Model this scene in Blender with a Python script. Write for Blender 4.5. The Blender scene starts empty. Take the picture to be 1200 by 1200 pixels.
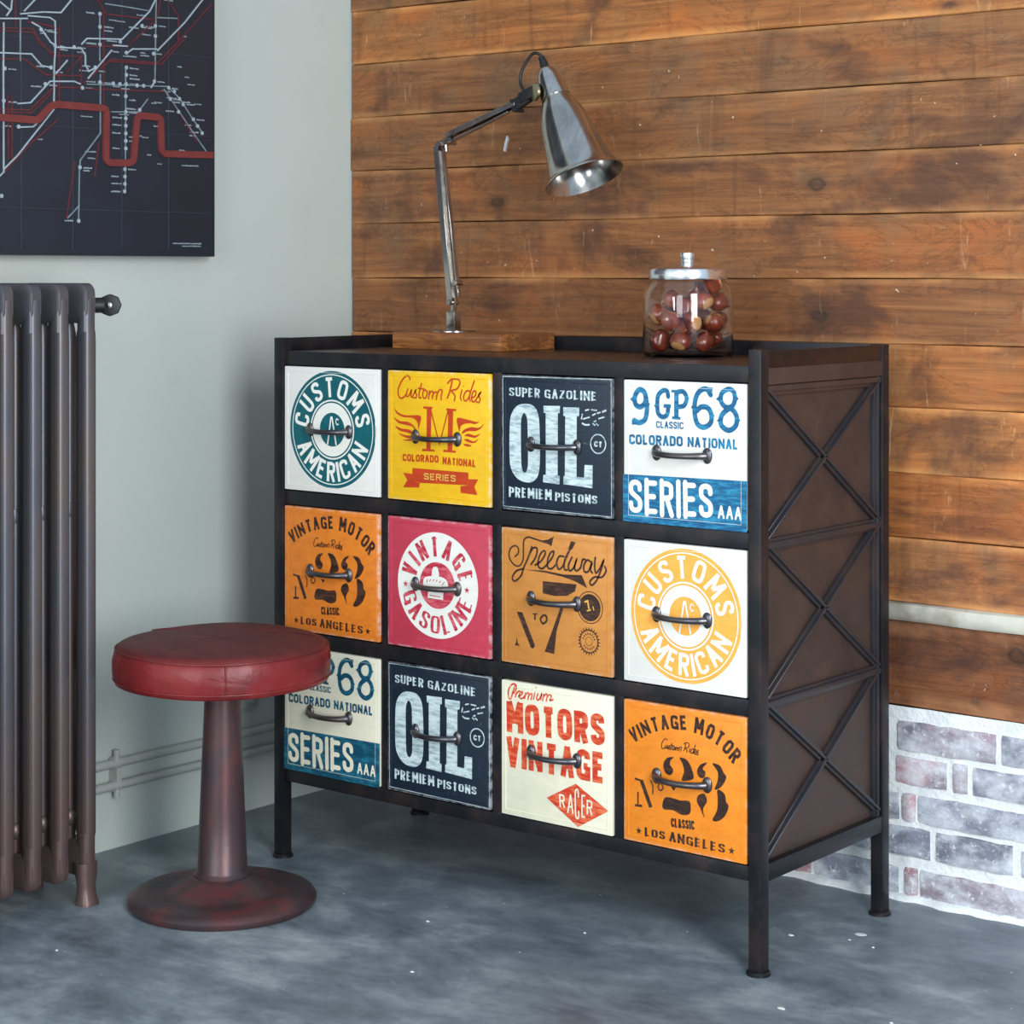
import bpy, bmesh, math, random
import numpy as np
from mathutils import Vector, Matrix
C = bpy.context.scene.collection
PI = math.pi
R = random.Random(7)

# ------------------------------------------------------------------ camera, world, lights
CAM = Vector((1.7488, -2.8157, 1.1255))
YAW = -0.6758
cd = bpy.data.cameras.new('camera'); cam = bpy.data.objects.new('camera', cd); C.objects.link(cam)
cam.location = CAM
cam.rotation_euler = (PI/2, 0, -YAW)
cd.sensor_width = 36; cd.lens = 36*2414/1200
cd.shift_x = 0; cd.shift_y = -(600-319.3)/1200
cd.clip_start = .05
bpy.context.scene.camera = cam

W = bpy.data.worlds.new('world'); bpy.context.scene.world = W; W.use_nodes = True
W.node_tree.nodes['Background'].inputs[0].default_value = (.62, .80, 1.0, 1)
W.node_tree.nodes['Background'].inputs[1].default_value = .82

def area(name, loc, target, sx, sy, power, col):
    l = bpy.data.lights.new(name, 'AREA'); l.shape = 'RECTANGLE'; l.size = sx; l.size_y = sy
    l.energy = power; l.color = col
    o = bpy.data.objects.new(name, l); C.objects.link(o); o.location = loc
    o.rotation_euler = (Vector(target)-Vector(loc)).to_track_quat('-Z', 'Y').to_euler()
    return o
area('window_light_right', (2.2, -1.85, 1.45), (-.5, .1, .5), .9, 2.2, 112, (.93, .97, 1))
area('window_light_front', (.75, -4.6, 1.6), (-.7, .3, .7), 1.3, 2.4, 56, (.96, .985, 1))
area('window_light_left', (-.5, -4.5, 1.5), (-1.0, .3, 1.0), .35, 1.2, 30, (1, .98, .94))
vs = bpy.context.scene.view_settings
vs.view_transform = 'Standard'; vs.look = 'None'; vs.gamma = 1; vs.use_curve_mapping = False
vs.exposure = 0.0

ART = {
'B_script': [('S',.013,[(.227,.898),(.22,.919),(.185,.92),(.14,.876),(.112,.823),(.114,.776),(.139,.756),(.171,.769),(.197,.794)]),('S',.012,[(.206,.827),(.193,.794),(.193,.773),(.21,.774),(.229,.796),(.242,.822),(.237,.775),(.248,.768)]),('S',.012,[(.248,.768),(.286,.822),(.277,.807),(.293,.789),(.286,.765),(.257,.767)]),('S',.012,[(.341,.871),(.318,.8),(.32,.767),(.337,.768)]),('s',.012,[(.306,.836),(.369,.832)]),('O',.012,[(.394,.817),(.369,.825),(.353,.797),(.362,.766),(.383,.77),(.396,.799)]),('S',.012,[(.419,.818),(.409,.762)]),('S',.012,[(.411,.783),(.431,.814),(.454,.813),(.446,.764)]),('S',.012,[(.446,.785),(.469,.811),(.494,.808),(.484,.761)]),('S',.012,[(.485,.784),(.513,.829),(.542,.827),(.531,.782),(.534,.761)]),('S',.013,[(.637,.899),(.616,.827),(.591,.775)]),('S',.013,[(.594,.882),(.631,.911),(.693,.914),(.711,.887),(.681,.844),(.631,.828),(.662,.797),(.658,.757)]),('S',.012,[(.73,.837),(.715,.79),(.724,.763)]),('s',.014,[(.742,.867),(.747,.864)]),('O',.012,[(.806,.829),(.773,.832),(.748,.799),(.749,.769),(.769,.761),(.797,.792)]),('S',.012,[(.846,.908),(.813,.83),(.801,.785),(.807,.762)]),('S',.012,[(.825,.784),(.855,.801),(.862,.827),(.847,.837),(.828,.814),(.821,.779),(.835,.755),(.862,.77)]),('S',.012,[(.858,.769),(.907,.827),(.886,.806),(.901,.781),(.889,.754),(.867,.759)])],
'B_art': [('P',[(.072,.68),(.113,.649),(.189,.632),(.304,.638),(.336,.627),(.332,.594),(.31,.536),(.304,.574),(.285,.601),(.24,.617),(.164,.618),(.1,.639)]),('P',[(.067,.613),(.125,.588),(.215,.583),(.272,.553),(.284,.526),(.246,.552),(.176,.562),(.112,.573)]),('P',[(.083,.548),(.15,.532),(.227,.527),(.265,.496),(.195,.506),(.124,.517)]),('P',[(.111,.497),(.175,.486),(.246,.481),(.255,.465),(.182,.468)]),('P',[(.156,.447),(.214,.457),(.255,.463),(.265,.451),(.214,.444)]),('P',[(.926,.639),(.883,.614),(.803,.624),(.705,.637),(.68,.622),(.69,.576),(.707,.535),(.717,.573),(.748,.593),(.803,.601),(.865,.599)]),('P',[(.935,.603),(.889,.573),(.816,.574),(.748,.551),(.729,.522),(.791,.544),(.859,.548),(.907,.569)]),('P',[(.904,.532),(.852,.515),(.791,.526),(.754,.51),(.803,.503),(.859,.5)]),('P',[(.887,.494),(.84,.473),(.779,.488),(.754,.477),(.803,.462),(.852,.463)]),('P',[(.822,.44),(.785,.451),(.748,.449),(.76,.436),(.797,.432)]),('p',[(.393,.7),(.438,.701),(.429,.383),(.389,.383)]),('p',[(.355,.705),(.45,.705),(.443,.688),(.362,.688)]),('p',[(.351,.394),(.467,.393),(.472,.38),(.346,.376)]),('p',[(.6,.694),(.647,.694),(.637,.385),(.593,.386)]),('p',[(.581,.7),(.678,.698),(.673,.683),(.583,.684)]),('p',[(.555,.398),(.674,.396),(.67,.381),(.55,.381)]),('s',.012,[(.431,.684),(.515,.435),(.6,.687)]),('p',[(.253,.247),(.791,.245),(.789,.153),(.326,.142),(.247,.158)]),('p',[(.16,.207),(.253,.203),(.247,.158),(.324,.14),(.316,.106),(.159,.098),(.201,.155)]),('p',[(.791,.198),(.883,.202),(.847,.148),(.875,.089),(.719,.094),(.714,.143),(.789,.153)]),('T','COLORADO',[(.155,.292),(.507,.299)],.054,.013,'n'),('T','NATIONAL',[(.545,.292),(.862,.287)],.053,.013,'n')],
'B_light': [('T','SERIES',[(.365,.169),(.673,.171)],.048,.009,'n')],
'C_line': [('o',.004,[(.02,.948),(.985,.957),(.988,.019),(.026,.029)])],
'C_light': [('T','SUPER',[(.078,.808),(.36,.809)],.067,.017,'c'),('T','GAZOLINE',[(.402,.807),(.861,.805)],.066,.017,'c'),('P',[(.222,.762),(.293,.754),(.34,.705),(.356,.605),(.36,.376),(.343,.265),(.296,.219),(.237,.209),(.161,.228),(.101,.289),(.083,.38),(.085,.619),(.111,.703),(.158,.747)]),('p',[(.391,.754),(.539,.759),(.537,.71),(.52,.707),(.518,.275),(.536,.271),(.534,.213),(.386,.22),(.39,.27),(.413,.274),(.411,.704),(.393,.706)]),('p',[(.568,.751),(.71,.755),(.708,.695),(.687,.69),(.685,.275),(.751,.274),(.756,.361),(.826,.364),(.824,.205),(.569,.218),(.571,.273),(.582,.276),(.586,.69),(.569,.693)]),('T','PREMIEM',[(.076,.096),(.466,.098)],.074,.018,'c'),('T','PISTONS',[(.496,.095),(.867,.096)],.064,.018,'c'),('E',.009,(.874,.512),.065),('T','CT',[(.839,.492),(.908,.49)],.039,.012,'n'),('s',.01,[(.728,.674),(.737,.713)]),('s',.01,[(.76,.736),(.795,.745)]),('s',.01,[(.813,.744),(.865,.741)]),('s',.01,[(.822,.705),(.853,.719)]),('s',.01,[(.865,.721),(.894,.73)]),('s',.013,[(.907,.732),(.945,.745)]),('s',.01,[(.743,.677),(.801,.693)]),('s',.01,[(.876,.685),(.928,.699)]),('S',.012,[(.738,.647),(.761,.638),(.796,.64)]),('s',.01,[(.836,.663),(.859,.671)]),('s',.01,[(.825,.651),(.848,.638)]),('s',.01,[(.853,.652),(.877,.638)])],
'C_hole': [('P',[(.217,.695),(.238,.673),(.248,.609),(.252,.352),(.24,.292),(.222,.277),(.201,.294),(.19,.367),(.188,.615),(.199,.676)])],
'D_blue': [('O',.036,[(.139,.897),(.101,.854),(.105,.798),(.147,.781),(.187,.817),(.182,.874)]),('S',.036,[(.191,.849),(.2,.768),(.184,.699),(.136,.674),(.094,.686)]),('p',[(.087,.854),(.06,.83),(.087,.808)]),('p',[(.205,.823),(.225,.801),(.205,.777)]),('p',[(.075,.689),(.075,.658),(.119,.66)]),('S',.032,[(.375,.859),(.366,.893),(.332,.897),(.293,.863),(.286,.804),(.293,.746),(.327,.72),(.366,.738),(.375,.786)]),('s',.024,[(.338,.795),(.397,.796)]),('p',[(.281,.817),(.259,.794),(.281,.772)]),('s',.036,[(.443,.9),(.441,.721)]),('s',.018,[(.402,.896),(.465,.897)]),('s',.018,[(.408,.719),(.475,.717)]),('S',.032,[(.443,.89),(.498,.895),(.525,.851),(.501,.802),(.443,.793)]),('p',[(.527,.871),(.547,.852),(.525,.828)]),('S',.036,[(.717,.883),(.684,.919),(.632,.906),(.595,.849),(.589,.76),(.611,.688),(.663,.667),(.715,.697),(.722,.753),(.693,.796),(.643,.8),(.606,.774)]),('p',[(.684,.93),(.736,.931),(.721,.877)]),('p',[(.582,.82),(.559,.794),(.582,.773)]),('p',[(.728,.767),(.75,.746),(.726,.722)]),('O',.034,[(.857,.925),(.805,.896),(.799,.843),(.836,.807),(.887,.816),(.908,.864),(.895,.911)]),('O',.036,[(.857,.795),(.804,.751),(.8,.689),(.858,.656),(.914,.689),(.92,.75),(.89,.791)]),('p',[(.79,.883),(.758,.857),(.79,.837)]),('p',[(.914,.889),(.937,.865),(.913,.841)]),('p',[(.793,.742),(.766,.715),(.793,.694)]),('p',[(.924,.748),(.951,.725),(.922,.699)]),('T','CLASSIC',[(.276,.644),(.499,.646)],.047,.009,'n'),('T','COLORADO',[(.052,.524),(.494,.531)],.068,.0155,'n'),('T','NATIONAL',[(.532,.531),(.932,.533)],.067,.0155,'n'),('p',[(-.0,.319),(1.001,.333),(1.0,-.0),(-.0,-.0)])],
'D_light': [('T','SERIES',[(.051,.062),(.737,.073)],.225,.036,'n'),('T','AAA',[(.773,.076),(.961,.076)],.084,.014,'n')],
'E_dark': [('T','VINTAGE',[(.088,.671),(.19,.734),(.269,.773),(.36,.8),(.438,.81),(.532,.819)],.097,.02,'q'),('T','MOTOR',[(.582,.81),(.653,.8),(.712,.779),(.771,.751),(.824,.71),(.895,.645)],.107,.021,'q'),('P',[(.42,.623),(.365,.61),(.335,.561),(.353,.509),(.395,.5),(.416,.538),(.389,.569),(.396,.6)]),('P',[(.468,.627),(.522,.623),(.56,.579),(.582,.513),(.546,.488),(.486,.479),(.504,.541),(.492,.589)]),('P',[(.352,.344),(.328,.295),(.34,.262),(.413,.268),(.485,.249),(.546,.264),(.558,.311),(.543,.35),(.473,.343),(.413,.348)]),('P',[(.689,.627),(.635,.605),(.608,.556),(.63,.52),(.665,.525),(.675,.561),(.653,.583)]),('P',[(.73,.628),(.789,.622),(.817,.582),(.84,.551),(.802,.486),(.749,.459),(.772,.521),(.772,.58)]),('P',[(.772,.462),(.826,.441),(.838,.393),(.858,.362),(.826,.293),(.773,.254),(.732,.256),(.767,.323),(.773,.393)]),('P',[(.666,.417),(.618,.399),(.606,.358),(.636,.313),(.666,.258),(.656,.316),(.687,.37)]),('p',[(.395,.426),(.437,.422),(.419,.397)]),('s',.03,[(.152,.43),(.232,.258)]),('s',.012,[(.125,.345),(.125,.262)]),('s',.016,[(.1,.252),(.16,.256)]),('s',.014,[(.098,.432),(.159,.425)]),('s',.009,[(.231,.441),(.249,.404),(.248,.349)]),('O',.009,[(.31,.433),(.292,.405),(.31,.383),(.334,.407)]),('T','CLASSIC',[(.4,.154),(.588,.165)],.06,.012,'n'),('T','LOS',[(.182,.055),(.349,.056)],.061,.018,'s'),('T','ANGELES',[(.383,.056),(.828,.049)],.065,.018,'s')],
'E_stars': [('x',[(.132,.083),(.881,.077)])],
'F_stars': [('x',[(.186,.47),(.778,.478)])],
'F_disc': [('E',.0,(.494,.488),.383),('E',.0,(.483,.485),.17)],
'F_can': [('P',[(.361,.508),(.38,.537),(.442,.552),(.522,.554),(.583,.536),(.602,.486),(.559,.471),(.479,.466),(.411,.46),(.367,.466)]),('p',[(.411,.465),(.559,.475),(.552,.387),(.404,.389)]),('P',[(.448,.546),(.45,.604),(.473,.622),(.502,.613),(.511,.555)])],
'F_marks': [('s',.006,[(.395,.501),(.407,.526)]),('s',.006,[(.423,.51),(.436,.528)]),('s',.006,[(.454,.513),(.467,.531)]),('s',.006,[(.485,.512),(.498,.529)]),('s',.006,[(.516,.507),(.531,.525)]),('s',.006,[(.547,.495),(.565,.52)]),('s',.006,[(.423,.41),(.528,.407)])],
'G_dark': [('S',.012,[(.461,.875),(.377,.888),(.304,.901),(.25,.907),(.213,.88),(.209,.813),(.206,.746),(.175,.7),(.126,.701),(.081,.746),(.084,.804),(.121,.835),(.158,.828),(.163,.79),(.133,.761)]),('p',[(.365,.891),(.437,.906),(.485,.933),(.461,.859),(.419,.884)]),('S',.014,[(.286,.843),(.255,.769),(.212,.689),(.187,.63),(.132,.587),(.107,.609),(.145,.66),(.212,.681)]),('S',.014,[(.261,.784),(.298,.834),(.334,.832),(.322,.774),(.279,.718)]),('S',.014,[(.316,.716),(.37,.749),(.406,.8),(.4,.823),(.37,.806),(.346,.757),(.346,.709),(.382,.698),(.424,.73)]),('S',.014,[(.424,.73),(.472,.786),(.484,.825),(.454,.813),(.43,.764),(.43,.711),(.466,.705),(.508,.741)]),('S',.014,[(.574,.798),(.532,.795),(.51,.751),(.526,.707),(.561,.727),(.597,.796),(.649,.894)]),('S',.014,[(.609,.825),(.579,.766),(.579,.711),(.603,.709)]),('p',[(.637,.91),(.677,.905),(.645,.851),(.613,.853)]),('S',.014,[(.645,.799),(.615,.741),(.626,.704),(.662,.73),(.686,.788),(.668,.731),(.685,.709),(.721,.735),(.738,.788),(.762,.794)]),('S',.014,[(.814,.78),(.779,.791),(.75,.751),(.756,.71),(.791,.717),(.82,.776),(.808,.728),(.823,.706)]),('S',.014,[(.849,.815),(.843,.759),(.854,.709),(.889,.744),(.921,.802),(.895,.726),(.86,.658),(.819,.622),(.802,.644),(.843,.68),(.906,.685),(.941,.73),(.93,.761)]),('p',[(.212,.676),(.4,.685),(.567,.673),(.732,.683),(.778,.598),(.673,.635),(.555,.658),(.4,.672)]),('p',[(.385,.61),(.685,.615),(.673,.567),(.602,.528),(.495,.516),(.385,.525)]),('p',[(.542,.438),(.568,.44),(.508,.274),(.487,.112),(.403,.119),(.458,.246)]),('p',[(.149,.373),(.198,.374),(.315,.151),(.301,.13),(.279,.131)]),('p',[(.149,.191),(.157,.154),(.177,.134),(.13,.132),(.142,.157)]),('s',.014,[(.314,.379),(.314,.331)]),('s',.008,[(.293,.372),(.338,.374)]),('O',.015,[(.392,.372),(.365,.343),(.386,.314),(.42,.337),(.416,.367)]),('E',.006,(.803,.467),.109),('E',.0,(.801,.466),.093)],
'G_light': [('s',.012,[(.757,.5),(.784,.511),(.795,.457)]),('s',.01,[(.777,.441),(.812,.453)]),('s',.008,[(.83,.478),(.838,.451)])],
'G_gear': [('E',.0,(.794,.233),.093)],
'H_red': [('S',.012,[(.132,.929),(.113,.885),(.092,.833),(.072,.845),(.074,.898),(.107,.938),(.138,.939),(.144,.914),(.122,.877)]),('S',.011,[(.151,.89),(.134,.851)]),('S',.011,[(.138,.869),(.169,.898),(.182,.89)]),('S',.011,[(.163,.858),(.194,.877),(.201,.897),(.182,.89),(.169,.859),(.195,.847),(.222,.871)]),('S',.011,[(.229,.891),(.22,.851)]),('S',.011,[(.222,.866),(.244,.893),(.259,.89),(.251,.85)]),('S',.011,[(.252,.867),(.276,.892),(.288,.889),(.279,.851)]),('S',.011,[(.313,.902),(.301,.857)]),('s',.012,[(.323,.945),(.329,.941)]),('S',.011,[(.342,.901),(.329,.866),(.344,.856),(.366,.885),(.375,.903),(.366,.861)]),('S',.011,[(.394,.903),(.384,.858)]),('S',.011,[(.386,.878),(.412,.906),(.425,.9),(.416,.858)]),('S',.011,[(.419,.878),(.443,.905),(.462,.898),(.449,.867),(.477,.876)]),('T','MOTORS',[(.057,.595),(.932,.615)],.218,.05,'n'),('T','VINTAGE',[(.052,.349),(.935,.354)],.214,.046,'n'),('p',[(.679,.319),(.963,.175),(.699,.022),(.42,.181)])],
'H_light': [('T','R',[(.537,.135),(.587,.138)],.09,.012,'n'),('T','A',[(.603,.106),(.661,.105)],.132,.012,'n'),('T','C',[(.673,.073),(.713,.074)],.214,.012,'n'),('T','E',[(.729,.094),(.768,.094)],.159,.012,'n'),('T','R',[(.775,.123),(.826,.123)],.101,.012,'n')],
}
MAP = {
'white': [[(-.4631,1.5898),(-.4004,1.5958)],[(-.4173,1.6027),(-.3663,1.6112),(-.323,1.6144),(-.2988,1.6405),(-.2834,1.6632)],[(-.4088,1.6087),(-.3727,1.6433)],[(-.4631,1.6202),(-.4403,1.6073)],[(-.4361,1.6264),(-.4382,1.6092),(-.4486,1.5963)],[(-.4004,1.601),(-.3491,1.6025),(-.3369,1.5967),(-.3361,1.5534),(-.3395,1.5046),(-.3395,1.4318),(-.4236,1.3414),(-.4548,1.3146)],[(-.3919,1.5898),(-.3727,1.583),(-.3469,1.556),(-.3361,1.5517)],[(-.3361,1.5482),(-.2745,1.551),(-.2647,1.5385),(-.2647,1.5209),(-.2566,1.5092),(-.2431,1.5155)],[(-.2745,1.5588),(-.2611,1.5712),(-.1745,1.5774),(-.1041,1.6389),(-.085,1.6699)],[(-.2588,1.4949),(-.1999,1.5545)],[(-.5442,1.5205),(-.4631,1.5273),(-.3919,1.5308),(-.3684,1.511),(-.3469,1.5092)],[(-.3361,1.4979),(-.3077,1.5262)],[(-.3404,1.4844),(-.3491,1.4831),(-.394,1.4404),(-.4236,1.4368)],[(-.3404,1.4838),(-.2922,1.4872),(-.2767,1.4831)],[(-.4548,1.5838),(-.4556,1.5025),(-.4548,1.3096),(-.4877,1.2814)],[(-.085,1.5624),(-.012,1.6258),(.0428,1.6833)],[(-.1606,1.5524),(-.1489,1.5606),(-.085,1.566)],[(-.1976,1.5636),(-.1606,1.565)],[(-.4215,1.3933),(-.3877,1.3962),(-.377,1.4054)],[(-.1017,1.4883),(-.0907,1.5018)]],
'pale': [[(-.2295,1.6211),(-.2295,1.5308)],[(-.2282,1.5061),(-.2282,1.3926),(-.2767,1.3392),(-.2789,1.325),(-.2811,1.2215)],[(-.0874,1.6697),(-.0907,1.5018)],[(-.2611,1.4842),(-.056,1.4941)],[(-.1653,1.5251),(-.1662,1.2829)],[(-.1301,1.443),(-.1088,1.466)],[(-.2022,1.435),(-.1325,1.4392)],[(-.0681,1.4888),(.0177,1.3982),(.0478,1.3679)],[(-.056,1.4915),(-.0268,1.4733),(.0078,1.4348),(.0353,1.4065)],[(-.2789,1.2531),(-.3077,1.2279)],[(-.2159,1.642),(-.1559,1.6409),(-.1041,1.6389)],[(-.085,1.628),(-.0317,1.6313)],[(-.4173,1.5925),(-.4173,1.5157)]],
'red': [[(-.5442,1.5654),(-.4631,1.5729),(-.3877,1.5782),(-.3749,1.5535),(-.3361,1.5326),(-.2745,1.5359),(-.2745,1.4815)],[(-.5442,1.5604),(-.4631,1.5678),(-.3877,1.5713),(-.3404,1.5288)],[(-.3273,1.589),(-.3273,1.443)],[(-.2204,1.6273),(-.2204,1.4498)],[(-.2159,1.6225),(-.1419,1.6225),(-.0945,1.6234)],[(-.2611,1.5564),(-.1606,1.565),(-.085,1.6262),(-.0754,1.6709)],[(-.27,1.4853),(-.2022,1.5365),(-.085,1.5387),(-.0317,1.5834),(.0706,1.6712)],[(-.2113,1.5322),(-.0754,1.5358),(-.012,1.5944)],[(-.27,1.4748),(-.0609,1.4838),(.0202,1.3871)],[(-.5442,1.4192),(-.4631,1.4242),(-.3961,1.4266),(-.3404,1.4734),(-.2745,1.4762)],[(-.5442,1.4142),(-.4631,1.4191),(-.3919,1.4217),(-.3361,1.4702)],[(-.2386,1.6538),(-.2159,1.6225)],[(-.0609,1.6688),(-.0292,1.6352),(-.0292,1.5836)],[(-.3098,1.5034),(-.2722,1.5379)],[(-.3317,1.4115),(-.3961,1.3632),(-.4548,1.3079)],[(-.4457,1.4524),(-.4444,1.3337)],[(-.4361,1.4496),(-.4361,1.3341)],[(-.29,1.3368),(-.3098,1.2279)],[(-.2318,1.3747),(-.2422,1.3088)],[(-.504,1.5138),(-.4088,1.5198),(-.3749,1.5019),(-.3577,1.4946),(-.27,1.4994)],[(-.4298,1.6338),(-.4277,1.5796)],[(-.2611,1.648),(-.2204,1.6486)],[(-.4004,1.589),(-.3577,1.5878),(-.3273,1.582)]],
'thick': [[(-.5837,1.4019),(-.4631,1.409),(-.3834,1.4085),(-.3761,1.4117),(-.3499,1.4367),(-.3361,1.4407),(-.225,1.4407),(-.2168,1.4387),(-.215,1.4324),(-.2159,1.3435),(-.209,1.3367),(-.1606,1.338),(-.1475,1.3429),(-.1381,1.4262),(-.1316,1.432),(-.085,1.4312),(-.0773,1.428),(-.0754,1.3678),(-.0681,1.3601),(.0722,1.3634)]],
'dots': [[(-.1639,1.5522),(-.1639,1.5235),(-.1639,1.5091),(-.1643,1.4911),(-.1653,1.4677),(-.1653,1.4372),(-.1653,1.4247),(-.1653,1.4103),(-.1653,1.3952),(-.1653,1.3809),(-.1653,1.3662),(-.1676,1.3259),(-.1676,1.3115),(-.1676,1.2972),(-.1685,1.2828),(-.1967,1.4899),(-.1801,1.49),(-.1372,1.4905),(-.1202,1.491),(-.0551,1.4916),(-.0405,1.4852),(-.0268,1.4714),(-.0169,1.461),(.0103,1.433),(.0217,1.4199),(.0343,1.4065),(-.0512,1.4698),(-.0292,1.4455),(-.2295,1.6211),(-.2295,1.5963),(-.2295,1.5626),(-.0898,1.6111),(-.0898,1.5911),(-.124,1.6079),(-.0922,1.5017),(-.1301,1.443),(-.2295,1.49),(-.278,1.3251),(-.2811,1.2232),(-.3374,1.5516),(-.2922,1.552),(-.1792,1.5724),(-.3469,1.5092),(-.3598,1.4772),(-.4215,1.3944),(-.4527,1.4993),(-.4548,1.4399),(-.3697,1.5781),(-.0945,1.5561),(-.2722,1.4764),(-.2408,1.5175),(-.4598,1.2654)]],
}

# ------------------------------------------------------------------ helpers
def lin(r, g, b):
    return tuple((c/255/12.92 if c/255 <= .04045 else ((c/255+.055)/1.055)**2.4) for c in (r, g, b)) + (1,)

class MB:
    def __init__(s): s.v = []; s.f = []
    def add(s, vs, fs):
        n = len(s.v); s.v += [tuple(v) for v in vs]; s.f += [tuple(i+n for i in f) for f in fs]
    def box(s, x0, x1, y0, y1, z0, z1):
        s.add([(x0,y0,z0),(x1,y0,z0),(x1,y1,z0),(x0,y1,z0),(x0,y0,z1),(x1,y0,z1),(x1,y1,z1),(x0,y1,z1)],
              [(0,3,2,1),(4,5,6,7),(0,1,5,4),(1,2,6,5),(2,3,7,6),(3,0,4,7)])
    def bar(s, p, q, w, h, up=(0,0,1)):            # box between two points: width across, height along up
        p = Vector(p); q = Vector(q); d = (q-p).normalized(); a = d.cross(Vector(up)).normalized(); u = a.cross(d)
        a = a*w/2; u = u*h/2
        s.add([p-a-u,p+a-u,p+a+u,p-a+u,q-a-u,q+a-u,q+a+u,q-a+u],
              [(0,1,2,3),(4,7,6,5),(0,4,5,1),(1,5,6,2),(2,6,7,3),(3,7,4,0)])
    def lathe(s, prof, n=32, M=None, cap=True):    # prof: (r, z)
        M = M or Matrix(); vs = []; fs = []
        for r, z in prof:
            for k in range(n):
                a = 2*PI*k/n; vs.append(M @ Vector((r*math.cos(a), r*math.sin(a), z)))
        m = len(prof)
        for i in range(m-1):
            for k in range(n):
                k2 = (k+1) % n; fs.append((i*n+k, i*n+k2, (i+1)*n+k2, (i+1)*n+k))
        if cap: fs.append(tuple(reversed(range(n)))); fs.append(tuple((m-1)*n+k for k in range(n)))
        s.add(vs, fs)
    def tube(s, pts, r, n=10):
        pts = [Vector(p) for p in pts]; rs = r if isinstance(r, (list, tuple)) else [r]*len(pts)
        vs = []; fs = []; prev = None
        for i, p in enumerate(pts):
            t = (pts[min(i+1, len(pts)-1)]-pts[max(i-1, 0)]).normalized()
            if prev is None: a = t.orthogonal().normalized()
            else: a = (prev - t*prev.dot(t)).normalized()
            prev = a; b = t.cross(a)
            for k in range(n):
                g = 2*PI*k/n; vs.append(p + (a*math.cos(g)+b*math.sin(g))*rs[i])
        for i in range(len(pts)-1):
            for k in range(n):
                k2 = (k+1) % n; fs.append((i*n+k, i*n+k2, (i+1)*n+k2, (i+1)*n+k))
        fs.append(tuple(reversed(range(n)))); fs.append(tuple((len(pts)-1)*n+k for k in range(n)))
        s.add(vs, fs)
    def mesh(s, name):
        me = bpy.data.meshes.new(name); me.from_pydata(s.v, [], s.f); me.update(); return me
    def build(s, name, mat, parent=None, smooth=False, bevel=0, loc=None, seg=2, angle=40):
        me = s.mesh(name); me.materials.append(mat)
        bm = bmesh.new(); bm.from_mesh(me)
        bmesh.ops.recalc_face_normals(bm, faces=bm.faces)
        if bevel: 
            es = [e for e in bm.edges if len(e.link_faces) == 2 and e.calc_face_angle(0) > .6]
            bmesh.ops.bevel(bm, geom=es, offset=bevel, segments=seg, affect='EDGES', profile=.6, clamp_overlap=True)
        bm.to_mesh(me); bm.free()
        if smooth or bevel:
            for p in me.polygons: p.use_smooth = True
            me.set_sharp_from_angle(angle=math.radians(angle))
        o = bpy.data.objects.new(name, me); C.objects.link(o)
        if parent: o.parent = parent
        if loc: o.location = loc
        return o

def empty(name, loc=(0,0,0), rz=0):
    o = bpy.data.objects.new(name, None); C.objects.link(o); o.location = loc; o.rotation_euler = (0,0,rz)
    o.empty_display_size = .05
    return o
def tag(o, label, cat, group=None):
    o['label'] = label; o['category'] = cat
    if group: o['group'] = group
    return o
def struct(o): o['kind'] = 'structure'; return o
def dupe(o, parent=None, loc=None):
    c = o.copy(); C.objects.link(c)
    if parent is not None: c.parent = parent
    if loc is not None: c.location = loc
    return c

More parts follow.
